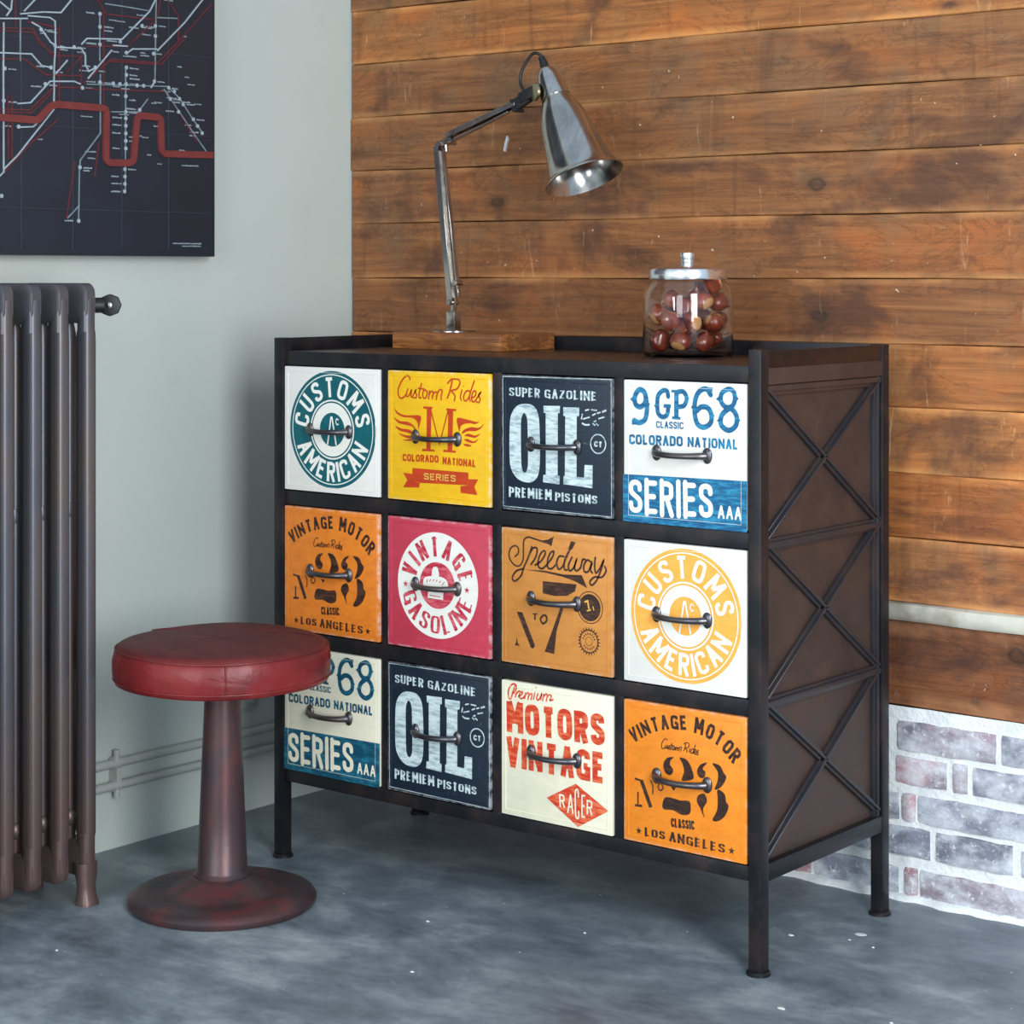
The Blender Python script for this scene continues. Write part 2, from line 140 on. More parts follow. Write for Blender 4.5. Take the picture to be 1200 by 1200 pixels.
# ------------------------------------------------------------------ material helpers
class NT:
    def __init__(s, name):
        s.m = bpy.data.materials.new(name); s.m.use_nodes = True; s.t = s.m.node_tree
        s.b = s.t.nodes['Principled BSDF']; s.L = s.t.links.new
    def n(s, typ, **kw):
        x = s.t.nodes.new(typ)
        for k, v in kw.items(): setattr(x, k, v)
        return x
    def val(s, x, **kw):
        for k, v in kw.items(): x.inputs[k.replace('_', ' ')].default_value = v
        return x
    def coords(s, scale=(1,1,1), rand=False, kind='Object'):
        tc = s.n('ShaderNodeTexCoord'); mp = s.n('ShaderNodeMapping'); mp.inputs['Scale'].default_value = scale
        out = tc.outputs[kind]
        if rand:
            oi = s.n('ShaderNodeObjectInfo'); ml = s.n('ShaderNodeMath', operation='MULTIPLY'); ml.inputs[1].default_value = 37.0
            s.L(oi.outputs['Random'], ml.inputs[0]); va = s.n('ShaderNodeVectorMath', operation='ADD')
            s.L(out, va.inputs[0]); s.L(ml.outputs[0], va.inputs[1]); out = va.outputs[0]
        s.L(out, mp.inputs['Vector']); return mp.outputs[0]
    def noise(s, vec, scale, detail=4, rough=.55, dist=0):
        x = s.n('ShaderNodeTexNoise'); s.val(x, Scale=scale, Detail=detail, Roughness=rough, Distortion=dist)
        s.L(vec, x.inputs['Vector']); return x.outputs[0]
    def ramp(s, fac, stops):
        x = s.n('ShaderNodeValToRGB'); e = x.color_ramp.elements
        while len(e) < len(stops): e.new(.5)
        for i, (p, c) in enumerate(stops):
            e[i].position = p; e[i].color = c if len(c) == 4 else tuple(c)+(1,)
        s.L(fac, x.inputs[0]); return x.outputs[0]
    def gray(s, fac, a, b, lo=0, hi=1): return s.ramp(fac, [(a, (lo,)*3), (b, (hi,)*3)])
    def mix(s, fac, a, b, mode='MIX'):
        x = s.n('ShaderNodeMix', data_type='RGBA', blend_type=mode)
        for i, v in ((0, fac), (6, a), (7, b)):
            if isinstance(v, (int, float, tuple)): x.inputs[i].default_value = v
            else: s.L(v, x.inputs[i])
        return x.outputs[2]
    def bump(s, h, strength=.3, dist=.01):
        x = s.n('ShaderNodeBump'); s.val(x, Strength=strength, Distance=dist); s.L(h, x.inputs['Height'])
        s.L(x.outputs[0], s.b.inputs['Normal'])
    def set(s, **kw):
        for k, v in kw.items():
            i = s.b.inputs[k.replace('_', ' ')]
            if isinstance(v, (int, float, tuple)): i.default_value = v
            else: s.L(v, i)

def mat_simple(name, col, rough=.5, metal=0, var=.25, scale=30, bump=0, spec=.5, alt=None, altlim=(.55,.75)):
    m = NT(name); v = m.coords(rand=True); n1 = m.noise(v, scale, 5)
    dark = tuple(c*(1-var) for c in col[:3])+(1,)
    c = m.mix(m.gray(n1, .35, .65), dark, col)
    if alt: c = m.mix(m.gray(m.noise(v, scale*.4, 6), *altlim), c, alt)
    m.set(Base_Color=c, Metallic=metal, Roughness=rough); m.b.inputs['Specular IOR Level'].default_value = spec
    if bump: m.bump(m.noise(v, scale*2, 4), bump, .003)
    return m.m

def mat_plank():
    m = NT('aged_pine'); v = m.coords(rand=True)
    oi = m.n('ShaderNodeObjectInfo')
    grain = m.noise(m.coords((1.0, 6, 20), rand=True), 3.5, 8, .62, 1.0)
    fine = m.noise(m.coords((2.5, 30, 130), rand=True), 3, 4, .6, .4)
    c = m.ramp(grain, [(.25, lin(98,64,38)), (.5, lin(134,88,52)), (.78, lin(162,112,68))])
    glow = m.noise(m.coords((1.6, 1, 2.6), rand=True), 3.0, 5, .6, .5)
    c = m.mix(m.gray(glow, .5, .7, 0, .6), c, lin(170,98,46))
    grey = m.noise(m.coords((2.2, 1, 2.4), rand=True), 2.4, 6, .62, .6)
    c = m.mix(m.gray(grey, .52, .68, 0, .55), c, lin(112,92,70))
    dark = m.noise(m.coords((1.2, 1, 2.0), rand=True), 4.0, 6, .6, .5)
    c = m.mix(m.gray(dark, .53, .66, 0, .80), c, lin(78,52,40))
    band = m.noise(m.coords((7, 1, .7), rand=True), 2.2, 5, .6, 1.0)
    c = m.mix(m.gray(band, .56, .68, 0, .42), c, lin(78,52,38))
    c = m.mix(m.gray(fine, .35, .75, 0, .25), c, lin(84,54,36))
    # drying cracks and old stain fronts
    cw = m.noise(m.coords((1.2, 1, 3.5), rand=True), 3.2, 7, .7, 1.4)
    c = m.mix(m.ramp(cw, [(.480,(0,)*3),(.5,(.42,)*3),(.52,(0,)*3)]), c, lin(62,40,28))
    # knots, each with a dark rim
    vo = m.n('ShaderNodeTexVoronoi'); m.val(vo, Scale=3.6, Randomness=1.0); 
    wob = m.n('ShaderNodeVectorMath', operation='MULTIPLY_ADD'); nz = m.n('ShaderNodeTexNoise'); m.val(nz, Scale=14.0); m.L(v, nz.inputs['Vector'])
    m.L(nz.outputs['Color'], wob.inputs[0]); wob.inputs[1].default_value = (.05,.05,.05); m.L(m.coords((1.0,.35,1.5), rand=True), wob.inputs[2]); m.L(wob.outputs[0], vo.inputs['Vector'])
    c = m.mix(m.ramp(vo.outputs['Distance'], [(.0,(.55,)*3),(.035,(.6,)*3),(.055,(.85,)*3),(.075,(.35,)*3),(.15,(0,)*3)]), c, lin(52,38,32))
    # pale scuffs and saw marks running across the boards
    scr = m.noise(m.coords((11, 2, 2.0), rand=True), 3, 4, .7, 1.6)
    c = m.mix(m.gray(scr, .64, .74, 0, .45), c, lin(196,166,132))
    ed = m.n('ShaderNodeTexCoord'); sx = m.n('ShaderNodeSeparateXYZ'); m.L(ed.outputs['Object'], sx.inputs[0])
    ab = m.n('ShaderNodeMath', operation='ABSOLUTE'); m.L(sx.outputs[2], ab.inputs[0])
    am = m.n('ShaderNodeMath', operation='MULTIPLY'); m.L(m.gray(ab.outputs[0], .044, .058, 0, 1), am.inputs[0]); m.L(m.gray(glow, .42, .62, 0, .6), am.inputs[1])
    c = m.mix(am.outputs[0], c, lin(200,150,98))
    c = m.mix(m.gray(m.noise(v, 70, 2, .5), .765, .785, 0, .75), c, lin(215,200,180))
    c = m.mix(1.0, c, oi.outputs['Color'], 'MULTIPLY')
    m.set(Base_Color=c, Roughness=m.gray(dark, .3, .7, .46, .66)); m.b.inputs['Specular IOR Level'].default_value = .4
    add = m.n('ShaderNodeMath', operation='ADD'); m.L(grain, add.inputs[0]); m.L(m.noise(v, 24, 6, .65), add.inputs[1])
    m.bump(add.outputs[0], .35, .004)
    return m.m
def mat_floor():
    m = NT('power_floated_concrete'); v = m.coords()
    big = m.noise(v, 1.6, 7, .6, .6); med = m.noise(m.coords((1,1.6,1)), 4, 9, .70, .25); fine = m.noise(v, 60, 4)
    c = m.ramp(med, [(.34, lin(74,84,93)), (.5, lin(114,126,134)), (.66, lin(158,168,172))])
    c = m.mix(m.gray(big, .35, .65, .0, .55), c, lin(92,102,112))
    st = m.noise(m.coords((3,9,1)), 5, 6, .75, .6)
    c = m.mix(m.gray(st, .62, .74, 0, .35), c, lin(168,176,180))
    c = m.mix(m.gray(m.noise(v, 9, 6, .7), .56, .7, 0, .4), c, lin(66,74,82))
    c = m.mix(m.gray(m.noise(v, 38, 2, .5), .755, .775, 0, .9), c, lin(215,218,215))
    c = m.mix(m.gray(m.noise(v, 3.2, 3), .73, .78, 0, .35), c, lin(150,120,100))
    m.set(Base_Color=c, Roughness=m.gray(med, .3, .7, .34, .52)); m.b.inputs['Specular IOR Level'].default_value = .5
    m.bump(m.mix(.5, med, fine), .12, .004)
    return m.m
def mat_plaster():
    m = NT('grey_painted_plaster'); v = m.coords()
    n1 = m.noise(v, 1.3, 5); n2 = m.noise(v, 14, 6, .6)
    c = m.mix(m.gray(n1, .3, .7), lin(186,194,186), lin(196,203,196))
    c = m.mix(m.gray(n2, .62, .8, 0, .3), c, lin(172,178,168))
    m.set(Base_Color=c, Roughness=.55); m.bump(m.noise(v, 35, 5), .12, .004); return m.m
def mat_brick():
    m = NT('whitewashed_brick'); v = m.coords(rand=True); oi = m.n('ShaderNodeObjectInfo')
    n1 = m.noise(m.coords((1,1,1.5), rand=True), 16, 6, .65); n2 = m.noise(v, 90, 4, .7); n3 = m.noise(v, 9, 4, .6, .6)
    c = m.mix(m.gray(n3, .40, .60, 0, .75), oi.outputs['Color'], lin(66,68,84))
    c = m.mix(m.gray(n1, .40, .66, .10, .82), c, lin(226,232,238))
    c = m.mix(m.gray(n2, .58, .66, 0, .75), c, lin(226,229,230))
    m.set(Base_Color=c, Roughness=.75); m.bump(n2, .4, .004); return m.m
def mat_mortar():
    m = NT('white_mortar'); v = m.coords(); n1 = m.noise(v, 25, 6, .65)
    c = m.mix(m.gray(n1, .35, .7), lin(224,230,230), lin(246,248,247))
    c = m.mix(m.gray(m.noise(v, 60, 3), .68, .78, 0, .5), c, lin(140,140,140))
    m.set(Base_Color=c, Roughness=.85); m.bump(m.noise(v, 60, 6, .7), .8, .006); return m.m
def mat_print(name, col, alt=None, var=.12, panel=False, streak=False):
    m = NT(name); v = m.coords((1,1,1), rand=True)
    n1 = m.noise(m.coords((1,1,3), rand=True), 26, 6, .65); n2 = m.noise(v, 120, 3, .6)
    d = tuple(c*(1-var) for c in col[:3])+(1,)
    c = m.mix(m.gray(n1, .35, .65), d, col)
    if alt:
        sv = m.coords((1,1,5) if streak else (1.2,1,2), rand=True)
        c = m.mix(m.gray(m.noise(sv, 34, 6, .75), .46, .62, 0, .85 if streak else .7), c, alt)
    c = m.mix(m.gray(n2, .66, .75, 0, .25), c, (.25,.22,.2,1))
    if panel:                       # rubbed edges with bevel highlights painted in, and a few brush scuffs
        tc = m.n('ShaderNodeTexCoord'); sx = m.n('ShaderNodeSeparateXYZ'); m.L(tc.outputs['Object'], sx.inputs[0]); out = []
        for k, half in ((0, .1225), (2, .1195)):
            a = m.n('ShaderNodeMath', operation='SUBTRACT'); m.L(sx.outputs[k], a.inputs[0]); a.inputs[1].default_value = half
            q = m.n('ShaderNodeMath', operation='ABSOLUTE'); m.L(a.outputs[0], q.inputs[0])
            out.append(m.gray(q.outputs[0], half-.0050, half-.0015))
        mx = m.n('ShaderNodeMath', operation='MAXIMUM'); m.L(out[0], mx.inputs[0]); m.L(out[1], mx.inputs[1])
        ml = m.n('ShaderNodeMath', operation='MULTIPLY'); m.L(mx.outputs[0], ml.inputs[0]); m.L(m.gray(m.noise(v, 55, 5, .7), .42, .60, 0, .75), ml.inputs[1])
        lite = tuple(min(1, x*.45+.42) for x in col[:3])+(1,)
        c = m.mix(ml.outputs[0], c, lite)
        sc = m.noise(m.coords((2.2,1,7), rand=True), 9, 5, .75, 1.2)
        c = m.mix(m.gray(sc, .66, .74, 0, .35), c, lite)
        gr = m.noise(m.coords((1,1,1), rand=True), 6, 5, .65)
        c = m.mix(m.gray(gr, .56, .72, 0, .22), c, tuple(x*.5 for x in col[:3])+(1,))
    m.set(Base_Color=c, Roughness=.42); m.bump(n1, .12, .002); return m.m
def mat_leather():
    m = NT('oxblood_leather'); v = m.coords()
    n1 = m.noise(v, 7, 6, .6, .8); n2 = m.noise(v, 30, 6, .6, 1.2)
    c = m.ramp(n1, [(.3, lin(80,24,24)), (.5, lin(118,32,34)), (.68, lin(138,50,46))])
    c = m.mix(m.gray(n2, .55, .75, 0, .5), c, lin(84,44,40))
    # top of the seat is darker and greyer than its side
    g = m.n('ShaderNodeNewGeometry'); sx = m.n('ShaderNodeSeparateXYZ')
    tc = m.n('ShaderNodeTexCoord'); m.L(tc.outputs['Object'], sx.inputs[0])
    c = m.mix(m.gray(sx.outputs[2], .455, .468, 0, .75), c, m.mix(m.gray(m.noise(m.coords((1,2,1)), 14, 5, .7), .35, .65), lin(40,18,18), lin(84,36,36)))
    m.set(Base_Color=c, Roughness=m.mix(m.gray(sx.outputs[2], .455, .468), m.gray(n2, .3, .7, .32, .45), (.62,.62,.62,1))); m.b.inputs['Specular IOR Level'].default_value = .35
    add = m.n('ShaderNodeMath', operation='ADD'); m.L(m.noise(m.coords((1,1,2.0)), 9, 3, .5, 3.0), add.inputs[0]); m.L(m.noise(v, 26, 3), add.inputs[1])
    m.bump(add.outputs[0], .22, .006); return m.m
def mat_stool_iron():
    m = NT('worn_red_iron'); v = m.coords(); n1 = m.noise(m.coords((1,1,.4)), 13, 6, .6, .6); n2 = m.noise(v, 45, 5, .7)
    c = m.ramp(n1, [(.35, lin(62,56,60)), (.5, lin(80,58,60)), (.66, lin(108,56,56))])
    c = m.mix(m.gray(n2, .6, .72, 0, .6), c, lin(108,62,56))
    m.set(Base_Color=c, Roughness=.38, Metallic=.35); m.bump(n2, .2, .003); return m.m
def mat_iron(name, base, rust, lo=.5, hi=.75, rough=.4, metal=.6, edge=lin(110,112,118)):
    m = NT(name); v = m.coords(rand=True); n1 = m.noise(v, 12, 6, .65); n2 = m.noise(v, 55, 5, .7)
    c = m.mix(m.gray(n1, lo, hi), base, rust)
    c = m.mix(m.gray(n2, .66, .78, 0, .5), c, edge)
    m.set(Base_Color=c, Roughness=m.gray(n1, .3, .7, rough-.08, rough+.12), Metallic=metal); m.bump(n2, .12, .002); return m.m
def mat_radiator():
    m = NT('stripped_cast_iron'); v = m.coords((1,1,.25), rand=True); n1 = m.noise(v, 14, 6, .6); n2 = m.noise(m.coords(rand=True), 60, 5, .7)
    c = m.ramp(n1, [(.32, lin(82,88,98)), (.5, lin(96,95,100)), (.66, lin(104,96,92))])
    c = m.mix(m.gray(n2, .64, .76, 0, .45), c, lin(150,112,92))
    # bare bronze-brown towards the feet
    tc = m.n('ShaderNodeTexCoord'); sx = m.n('ShaderNodeSeparateXYZ'); m.L(tc.outputs['Object'], sx.inputs[0])
    c = m.mix(m.gray(sx.outputs[2], .05, .5, .55, 0), c, lin(112,76,62))
    m.set(Base_Color=c, Roughness=.42, Metallic=.5); m.bump(n2, .15, .002); return m.m
def mat_steel():
    m = NT('tarnished_nickel'); v = m.coords((1,1,.5), rand=True); n1 = m.noise(v, 20, 6, .65, .5); n2 = m.noise(v, 70, 4)
    c = m.ramp(n1, [(.3, lin(150,146,142)), (.55, lin(196,192,186)), (.75, lin(172,156,136))])
    m.set(Base_Color=c, Metallic=1.0, Roughness=m.gray(n1, .3, .7, .14, .26)); m.bump(n2, .02, .002); return m.m
def mat_chrome():
    m = NT('polished_chrome'); v = m.coords(); m.set(Base_Color=m.mix(m.noise(v, 30), (.8,.82,.84,1), (.9,.91,.92,1)), Metallic=1.0, Roughness=.2); return m.m
def mat_glass():
    m = NT('clear_glass'); v = m.coords()
    m.set(Base_Color=m.mix(m.noise(v, 5), (.97,.99,.985,1), (1,1,1,1)), Roughness=.01, IOR=1.47); m.b.inputs['Transmission Weight'].default_value = 1; return m.m
def mat_blockwood():
    m = NT('oiled_block_wood'); g = m.noise(m.coords((2,12,30)), 5, 8, .65, .8); b = m.noise(m.coords((2,1,2)), 6, 5)
    c = m.ramp(g, [(.3, lin(84,48,24)), (.5, lin(146,90,46)), (.7, lin(190,126,66))])
    c = m.mix(m.gray(b, .5, .65, 0, .6), c, lin(96,60,40))
    m.set(Base_Color=c, Roughness=.4); m.bump(g, .2, .003); return m.m
def mat_chestnut():
    m = NT('chestnut_shell'); tc = m.n('ShaderNodeTexCoord'); sx = m.n('ShaderNodeSeparateXYZ'); m.L(tc.outputs['Object'], sx.inputs[0])
    v = m.coords((1,1,.25), rand=True); n1 = m.noise(v, 160, 4, .6)
    oi = m.n('ShaderNodeObjectInfo')
    c = m.mix(oi.outputs['Random'], lin(124,38,24), lin(176,78,40))
    c = m.mix(m.gray(n1, .35, .7, 0, .5), c, lin(92,28,20))
    # pale scar at the blunt end
    add = m.n('ShaderNodeMath', operation='MULTIPLY_ADD'); m.L(m.noise(m.coords(rand=True), 120, 3), add.inputs[0]); add.inputs[1].default_value = .004; m.L(sx.outputs[2], add.inputs[2])
    sc = m.n('ShaderNodeMath', operation='MULTIPLY_ADD'); m.L(add.outputs[0], sc.inputs[0]); sc.inputs[1].default_value = 20.0; sc.inputs[2].default_value = .5
    c = m.mix(m.gray(sc.outputs[0], .345, .365, 1, 0), c, lin(214,156,98))
    m.set(Base_Color=c, Roughness=.25); m.b.inputs['Coat Weight'].default_value = .4; return m.m

M_plank = mat_plank(); M_floor = mat_floor(); M_wall = mat_plaster(); M_brick = mat_brick(); M_mortar = mat_mortar()
M_frame = mat_iron('blackened_iron', lin(34,36,41), lin(66,52,50), .48, .74, .36, .5, lin(116,112,114))
M_brace = mat_iron('lit_brace_iron', lin(56,56,62), lin(72,62,58), .45, .7, .34, .4, lin(140,140,144))  # lighter copy of the iron: light on the braces put into the colour
M_side = mat_iron('brown_sheet_iron', lin(68,55,52), lin(86,66,56), .4, .7, .5, .35, lin(80,66,60))
M_top = mat_iron('dark_tray_iron', lin(44,34,32), lin(72,46,38), .45, .7, .3, .5, lin(70,56,50))
M_handle = mat_iron('cast_handle_iron', lin(92,92,98), lin(120,108,100), .45, .75, .30, .9)
M_rad = mat_radiator(); M_leather = mat_leather(); M_stool = mat_stool_iron()
M_steel = mat_steel(); M_chrome = mat_chrome(); M_glass = mat_glass(); M_block = mat_blockwood(); M_nut = mat_chestnut()
M_black = mat_simple('black_rubber', lin(26,26,28), .5)
M_gap = mat_simple('dark_backing', lin(34,24,18), .9)
M_pipe = mat_simple('painted_pipe', lin(176,182,174), .5, var=.08)
M_brass = mat_simple('dull_brass', lin(170,160,130), .3, 1.0)
M_ledge = mat_simple('weathered_ledge_wood', lin(214,212,196), .8, var=.3, scale=9, bump=.4, alt=lin(112,98,84), altlim=(.54,.66))
M_canvas = mat_simple('dark_map_board', lin(36,43,54), .5, var=.15, scale=9)
M_mapwhite = mat_simple('map_white', lin(160,174,182), .6, var=.2, scale=60)
M_mappale = mat_simple('map_pale', lin(120,138,144), .6, var=.3, scale=60)
M_mapred = mat_simple('map_red', lin(96,38,44), .6, var=.3, scale=60)
M_mapthick = mat_simple('map_brick_red', lin(118,48,46), .6, var=.2, scale=40)
M_chip = mat_simple('white_paint_drip', lin(220,222,220), .6)

# ------------------------------------------------------------------ setting
m = MB(); m.box(-1.6, 3.4, -5.0, .7, -.08, 0); struct(m.build('floor', M_floor))
m = MB(); m.box(-1.50, -1.377, -5.0, .62, 0, 2.75); struct(m.build('wall_left', M_wall))
wall = MB(); wall.box(-1.377, 3.4, .540, .66, 0, 2.75); wall = struct(wall.build('wall_back', M_gap))
# boards of the cladding, each its own piece; rough sawn edges
def plank(x0, x1, z0, z1, tint, dy=0, name='plank', mat=None, y0=.513, th=.026):
    n = 26; pts = []; g = .0006
    r = R.random()*50
    def wob(x, s): return .0009*math.sin(x*7+r+s)+.0006*math.sin(x*23+r*2+s)
    mb = MB(); L = []
    xs = [x0+(x1-x0)*i/n for i in range(n+1)]
    vs = []
    for x in xs:
        zb = z0+g+wob(x, 0); zt = z1-g+wob(x, 2)
        b = .0018; y = y0+dy
        vs += [(x, y+th, zb), (x, y+b, zb), (x, y, zb+b), (x, y, zt-b), (x, y+b, zt), (x, y+th, zt)]
    fs = []
    for i in range(n):
        for k in range(6):
            a = i*6+k; b = i*6+(k+1) % 6; fs.append((a, b, b+6, a+6))
    fs += [tuple(range(6)), tuple(n*6+k for k in range(6))]
    cx = (x0+x1)/2; cz = (z0+z1)/2
    mb.add([(x-cx, y-y0, z-cz) for x, y, z in vs], fs)
    o = mb.build(name, mat or M_plank, wall, loc=(cx, y0, cz)); o.color = tint+(1,)
    return o
PZ = [2.75, 2.63, 2.51, 2.392, 2.275, 2.16, 2.045, 1.93, 1.815, 1.7, 1.5826, 1.4656, 1.3482, 1.2323, 1.1138, .996, .8825, .765, .6492, .532]
tints = [(1,.95,.9)]*10
TT = {9:(1.45,1.28,1.0), 10:(1.0,.96,.92), 11:(1.0,.95,.90), 12:(1.05,.97,.9), 13:(1.08,.98,.88), 14:(.95,.86,.8), 15:(1.5,1.28,1.0), 16:(1.65,1.5,1.25), 17:(1.5,1.22,.95), 18:(1.55,1.42,1.3)}
for i in range(len(PZ)-1):
    t = TT.get(i, (1, .92, .82))
    plank(-1.372+R.uniform(-.003,.003), 3.35, PZ[i+1], PZ[i], t, R.uniform(-.0015, .0015))
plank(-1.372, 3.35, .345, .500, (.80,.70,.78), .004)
lb = MB()
n = 60; vs = []; fs = []
for i in range(n+1):
    x = -1.372+(3.35+1.372)*i/n; w = .0018*math.sin(i*1.9)+.0015*math.sin(i*.77)
    prof = [(.54,.500),(.505,.500+w*.5),(.500,.506),(.4985,.520+w),(.503,.529+w),(.512,.5325),(.54,.5325)]
    vs += [(x, y, z) for y, z in prof]
for i in range(n):
    for k in range(7): a = i*7+k; b = i*7+(k+1) % 7; fs.append((a, b, b+7, a+7))
fs += [tuple(range(7)), tuple(n*7+k for k in range(7))]
lb.add(vs, fs); lb.build('ledge', M_ledge, wall, smooth=True)
fk = MB(); fk.add([(-.939,.5075,1.378),(-.934,.5075,1.376),(-.930,.507,1.390),(-.926,.507,1.402),(-.930,.5075,1.409),(-.935,.507,1.394),(-.939,.5135,1.378),(-.934,.5135,1.376),(-.930,.5135,1.390),(-.926,.5135,1.402),(-.930,.5135,1.409),(-.935,.5135,1.394)],
       [(0,1,2,3,4,5),(11,10,9,8,7,6)]+[(i,(i+1)%6,6+(i+1)%6,6+i) for i in range(6)]); fk.build('paint_flake', M_chip, wall)
# brickwork
mo = MB(); 
nx, nz = 240, 22; vs = []; fs = []
for i in range(nx+1):
    for k in range(nz+1):
        x = -1.377+4.7*i/nx; z = .345*k/nz
        y = .5155+.0018*math.sin(x*60+z*90)*math.sin(z*130+x*20)+R.uniform(-.0008,.0008)
        vs.append((x, y, z))
for i in range(nx):
    for k in range(nz): a = i*(nz+1)+k; fs.append((a, a+nz+1, a+nz+2, a+1))
mo.add(vs, fs); mo.build('mortar_bed', M_mortar, wall, smooth=True)
BR = [(.321,.2665), (.2575,.205), (.191,.139), (.131,.077), (.058,.008)]
vis = [[(-.20,-.055),(-.029,.162),(.171,.33)], [(-.21,-.06),(-.031,.068),(.079,.105),(.119,.32)],
       [(-.16,-.027),(-.019,.004),(.013,.24),(.25,.40)], [(-.13,.036),(.047,.193),(.208,.39)],
       [(-.30,-.21),(-.20,-.028),(-.014,.008),(.017,.24),(.25,.38)]]
cols = [lin(128,132,150), lin(174,118,126), lin(178,84,84), lin(104,106,122), lin(150,128,140), lin(112,122,138)]
vcol = [[3,4,0],[1,1,4,0],[3,2,0,3],[0,3,3],[2,0,2,4,0]]
def brick(x0, x1, z0, z1, col):
    mb = MB(); w = (x1-x0)/2; h = (z1-z0)/2; vs = []; fs = []; n = max(3, int(w*2/.025))
    j = lambda s: R.uniform(-s, s)
    for i in range(n+1):
        x = -w+2*w*i/n; e = .0035 if i in (0, n) else 0
        a = j(.0016); b = j(.0016); xx = x+(j(.002) if i in (0, n) else 0)
        for y, z in ((.016, -h+a), (e+.001, -h+.0015+a), (e*.6, -h+.004+a+e), (e*.6+j(.0006), h-.004+b-e), (e+.001, h-.0015+b), (.016, h+b)):
            vs.append((xx, y, z))
    for i in range(n):
        for k in range(6): p = i*6+k; q = i*6+(k+1) % 6; fs.append((p, q, q+6, p+6))
    fs += [tuple(range(6)), tuple(n*6+k for k in range(6))]
    mb.add(vs, fs); o = mb.build('brick', M_brick, wall, smooth=True, loc=((x0+x1)/2, .510+j(.001), (z0+z1)/2), angle=50); o.color = col
for r in range(5):
    z1, z0 = BR[r]
    for (a, b), ci in zip(vis[r], vcol[r]): brick(a, b, z0, z1, cols[ci])
    x = vis[r][-1][1]+.01
    while x < 1.6:
        L = R.choice([.17, .19, .15, .08]); brick(x, x+L, z0, z1, R.choice(cols)); x += L+.011
    x = vis[r][0][0]-.011
    while x > -1.3:
        L = min(R.choice([.17, .19, .15, .08]), x+1.37); brick(x-L, x, z0, z1, R.choice(cols)); x -= L+.011
# lumpy strip of mortar where bricks meet floor
fl = MB(); n = 260; vs = []; fs = []
for i in range(n+1):
    x = -1.37+4.6*i/n; a = .012+.006*math.sin(i*.9)*math.sin(i*.37)+R.uniform(0, .006); hgt = .007+R.uniform(0, .005)
    vs += [(x, .52, .0), (x, .513-a, .0), (x, .513-a*.7, hgt*.6), (x, .513-a*.2, hgt), (x, .52, hgt+.002)]
for i in range(n):
    for k in range(5): p = i*5+k; q = i*5+(k+1) % 5; fs.append((p, q, q+5, p+5))
fl.add(vs, fs); fl.build('mortar_fillet', M_mortar, wall, smooth=True)

# painted heating pipes on the left wall, with bracket
pp = empty('wall_pipes', (-1.362, -.168, 0))
tag(pp, 'pair of painted heating pipes running low along the grey wall', 'pipes')
for z in (.170, .127):
    mb = MB(); mb.tube([(0.0, -1.6, z), (0.0, .0, z), (0, .678, z-.004)], .0085, 12); mb.build('pipe', M_pipe, pp, smooth=True)
for y in (.0, .55, -.6):
    mb = MB()
    for z in (.170, .127):
        mb.tube([(-.004, y-.008, z), (-.004, y+.008, z)], .0125, 12)
    mb.box(-.015, .009, y-.006, y+.006, .136, .162)
    mb.tube([(.001, y, .178), (.001, y, .196)], .006, 8); mb.tube([(.001, y, .104), (.001, y, .12)], .006, 8)
    mb.build('bracket', M_pipe, pp, smooth=True)
so = empty('wall_socket', (-1.377, .187, .234)); tag(so, 'small painted wall socket above the pipes behind the stool', 'socket')
mb = MB(); mb.box(0, .012, -.022, .022, -.018, .018); mb.build('face_plate', M_pipe, so, bevel=.004)
mb = MB(); mb.tube([(.010, .012, 0), (.0165, .012, 0)], .006, 12); mb.build('rocker', M_pipe, so, smooth=True)
# paint drips on the floor
ch = [(.02,.287,.013),(-.07,.21,.006),(.02,.25,.003),(.07,.24,.003),(.10,-.10,.008),(-.45,-.33,.004),(-.98,-.62,.004),(-.60,-.12,.004),(.26,-.05,.004),(-.35,.0,.003)]
for x, y, r in ch:
    mb = MB(); k = 9; vs = []
    for i in range(k):
        a = 2*PI*i/k; rr = r*R.uniform(.65, 1.1); vs.append((x+rr*math.cos(a), y+rr*.7*math.sin(a), .0))
    vs += [(a+(x-a)*.3, b+(y-b)*.3, .0012) for a, b, c in vs]
    mb.add(vs, [tuple(k+i for i in range(k))]+[(i, (i+1) % k, k+(i+1) % k, k+i) for i in range(k)])
    mb.build('paint_drip', M_chip, bpy.data.objects['floor'])

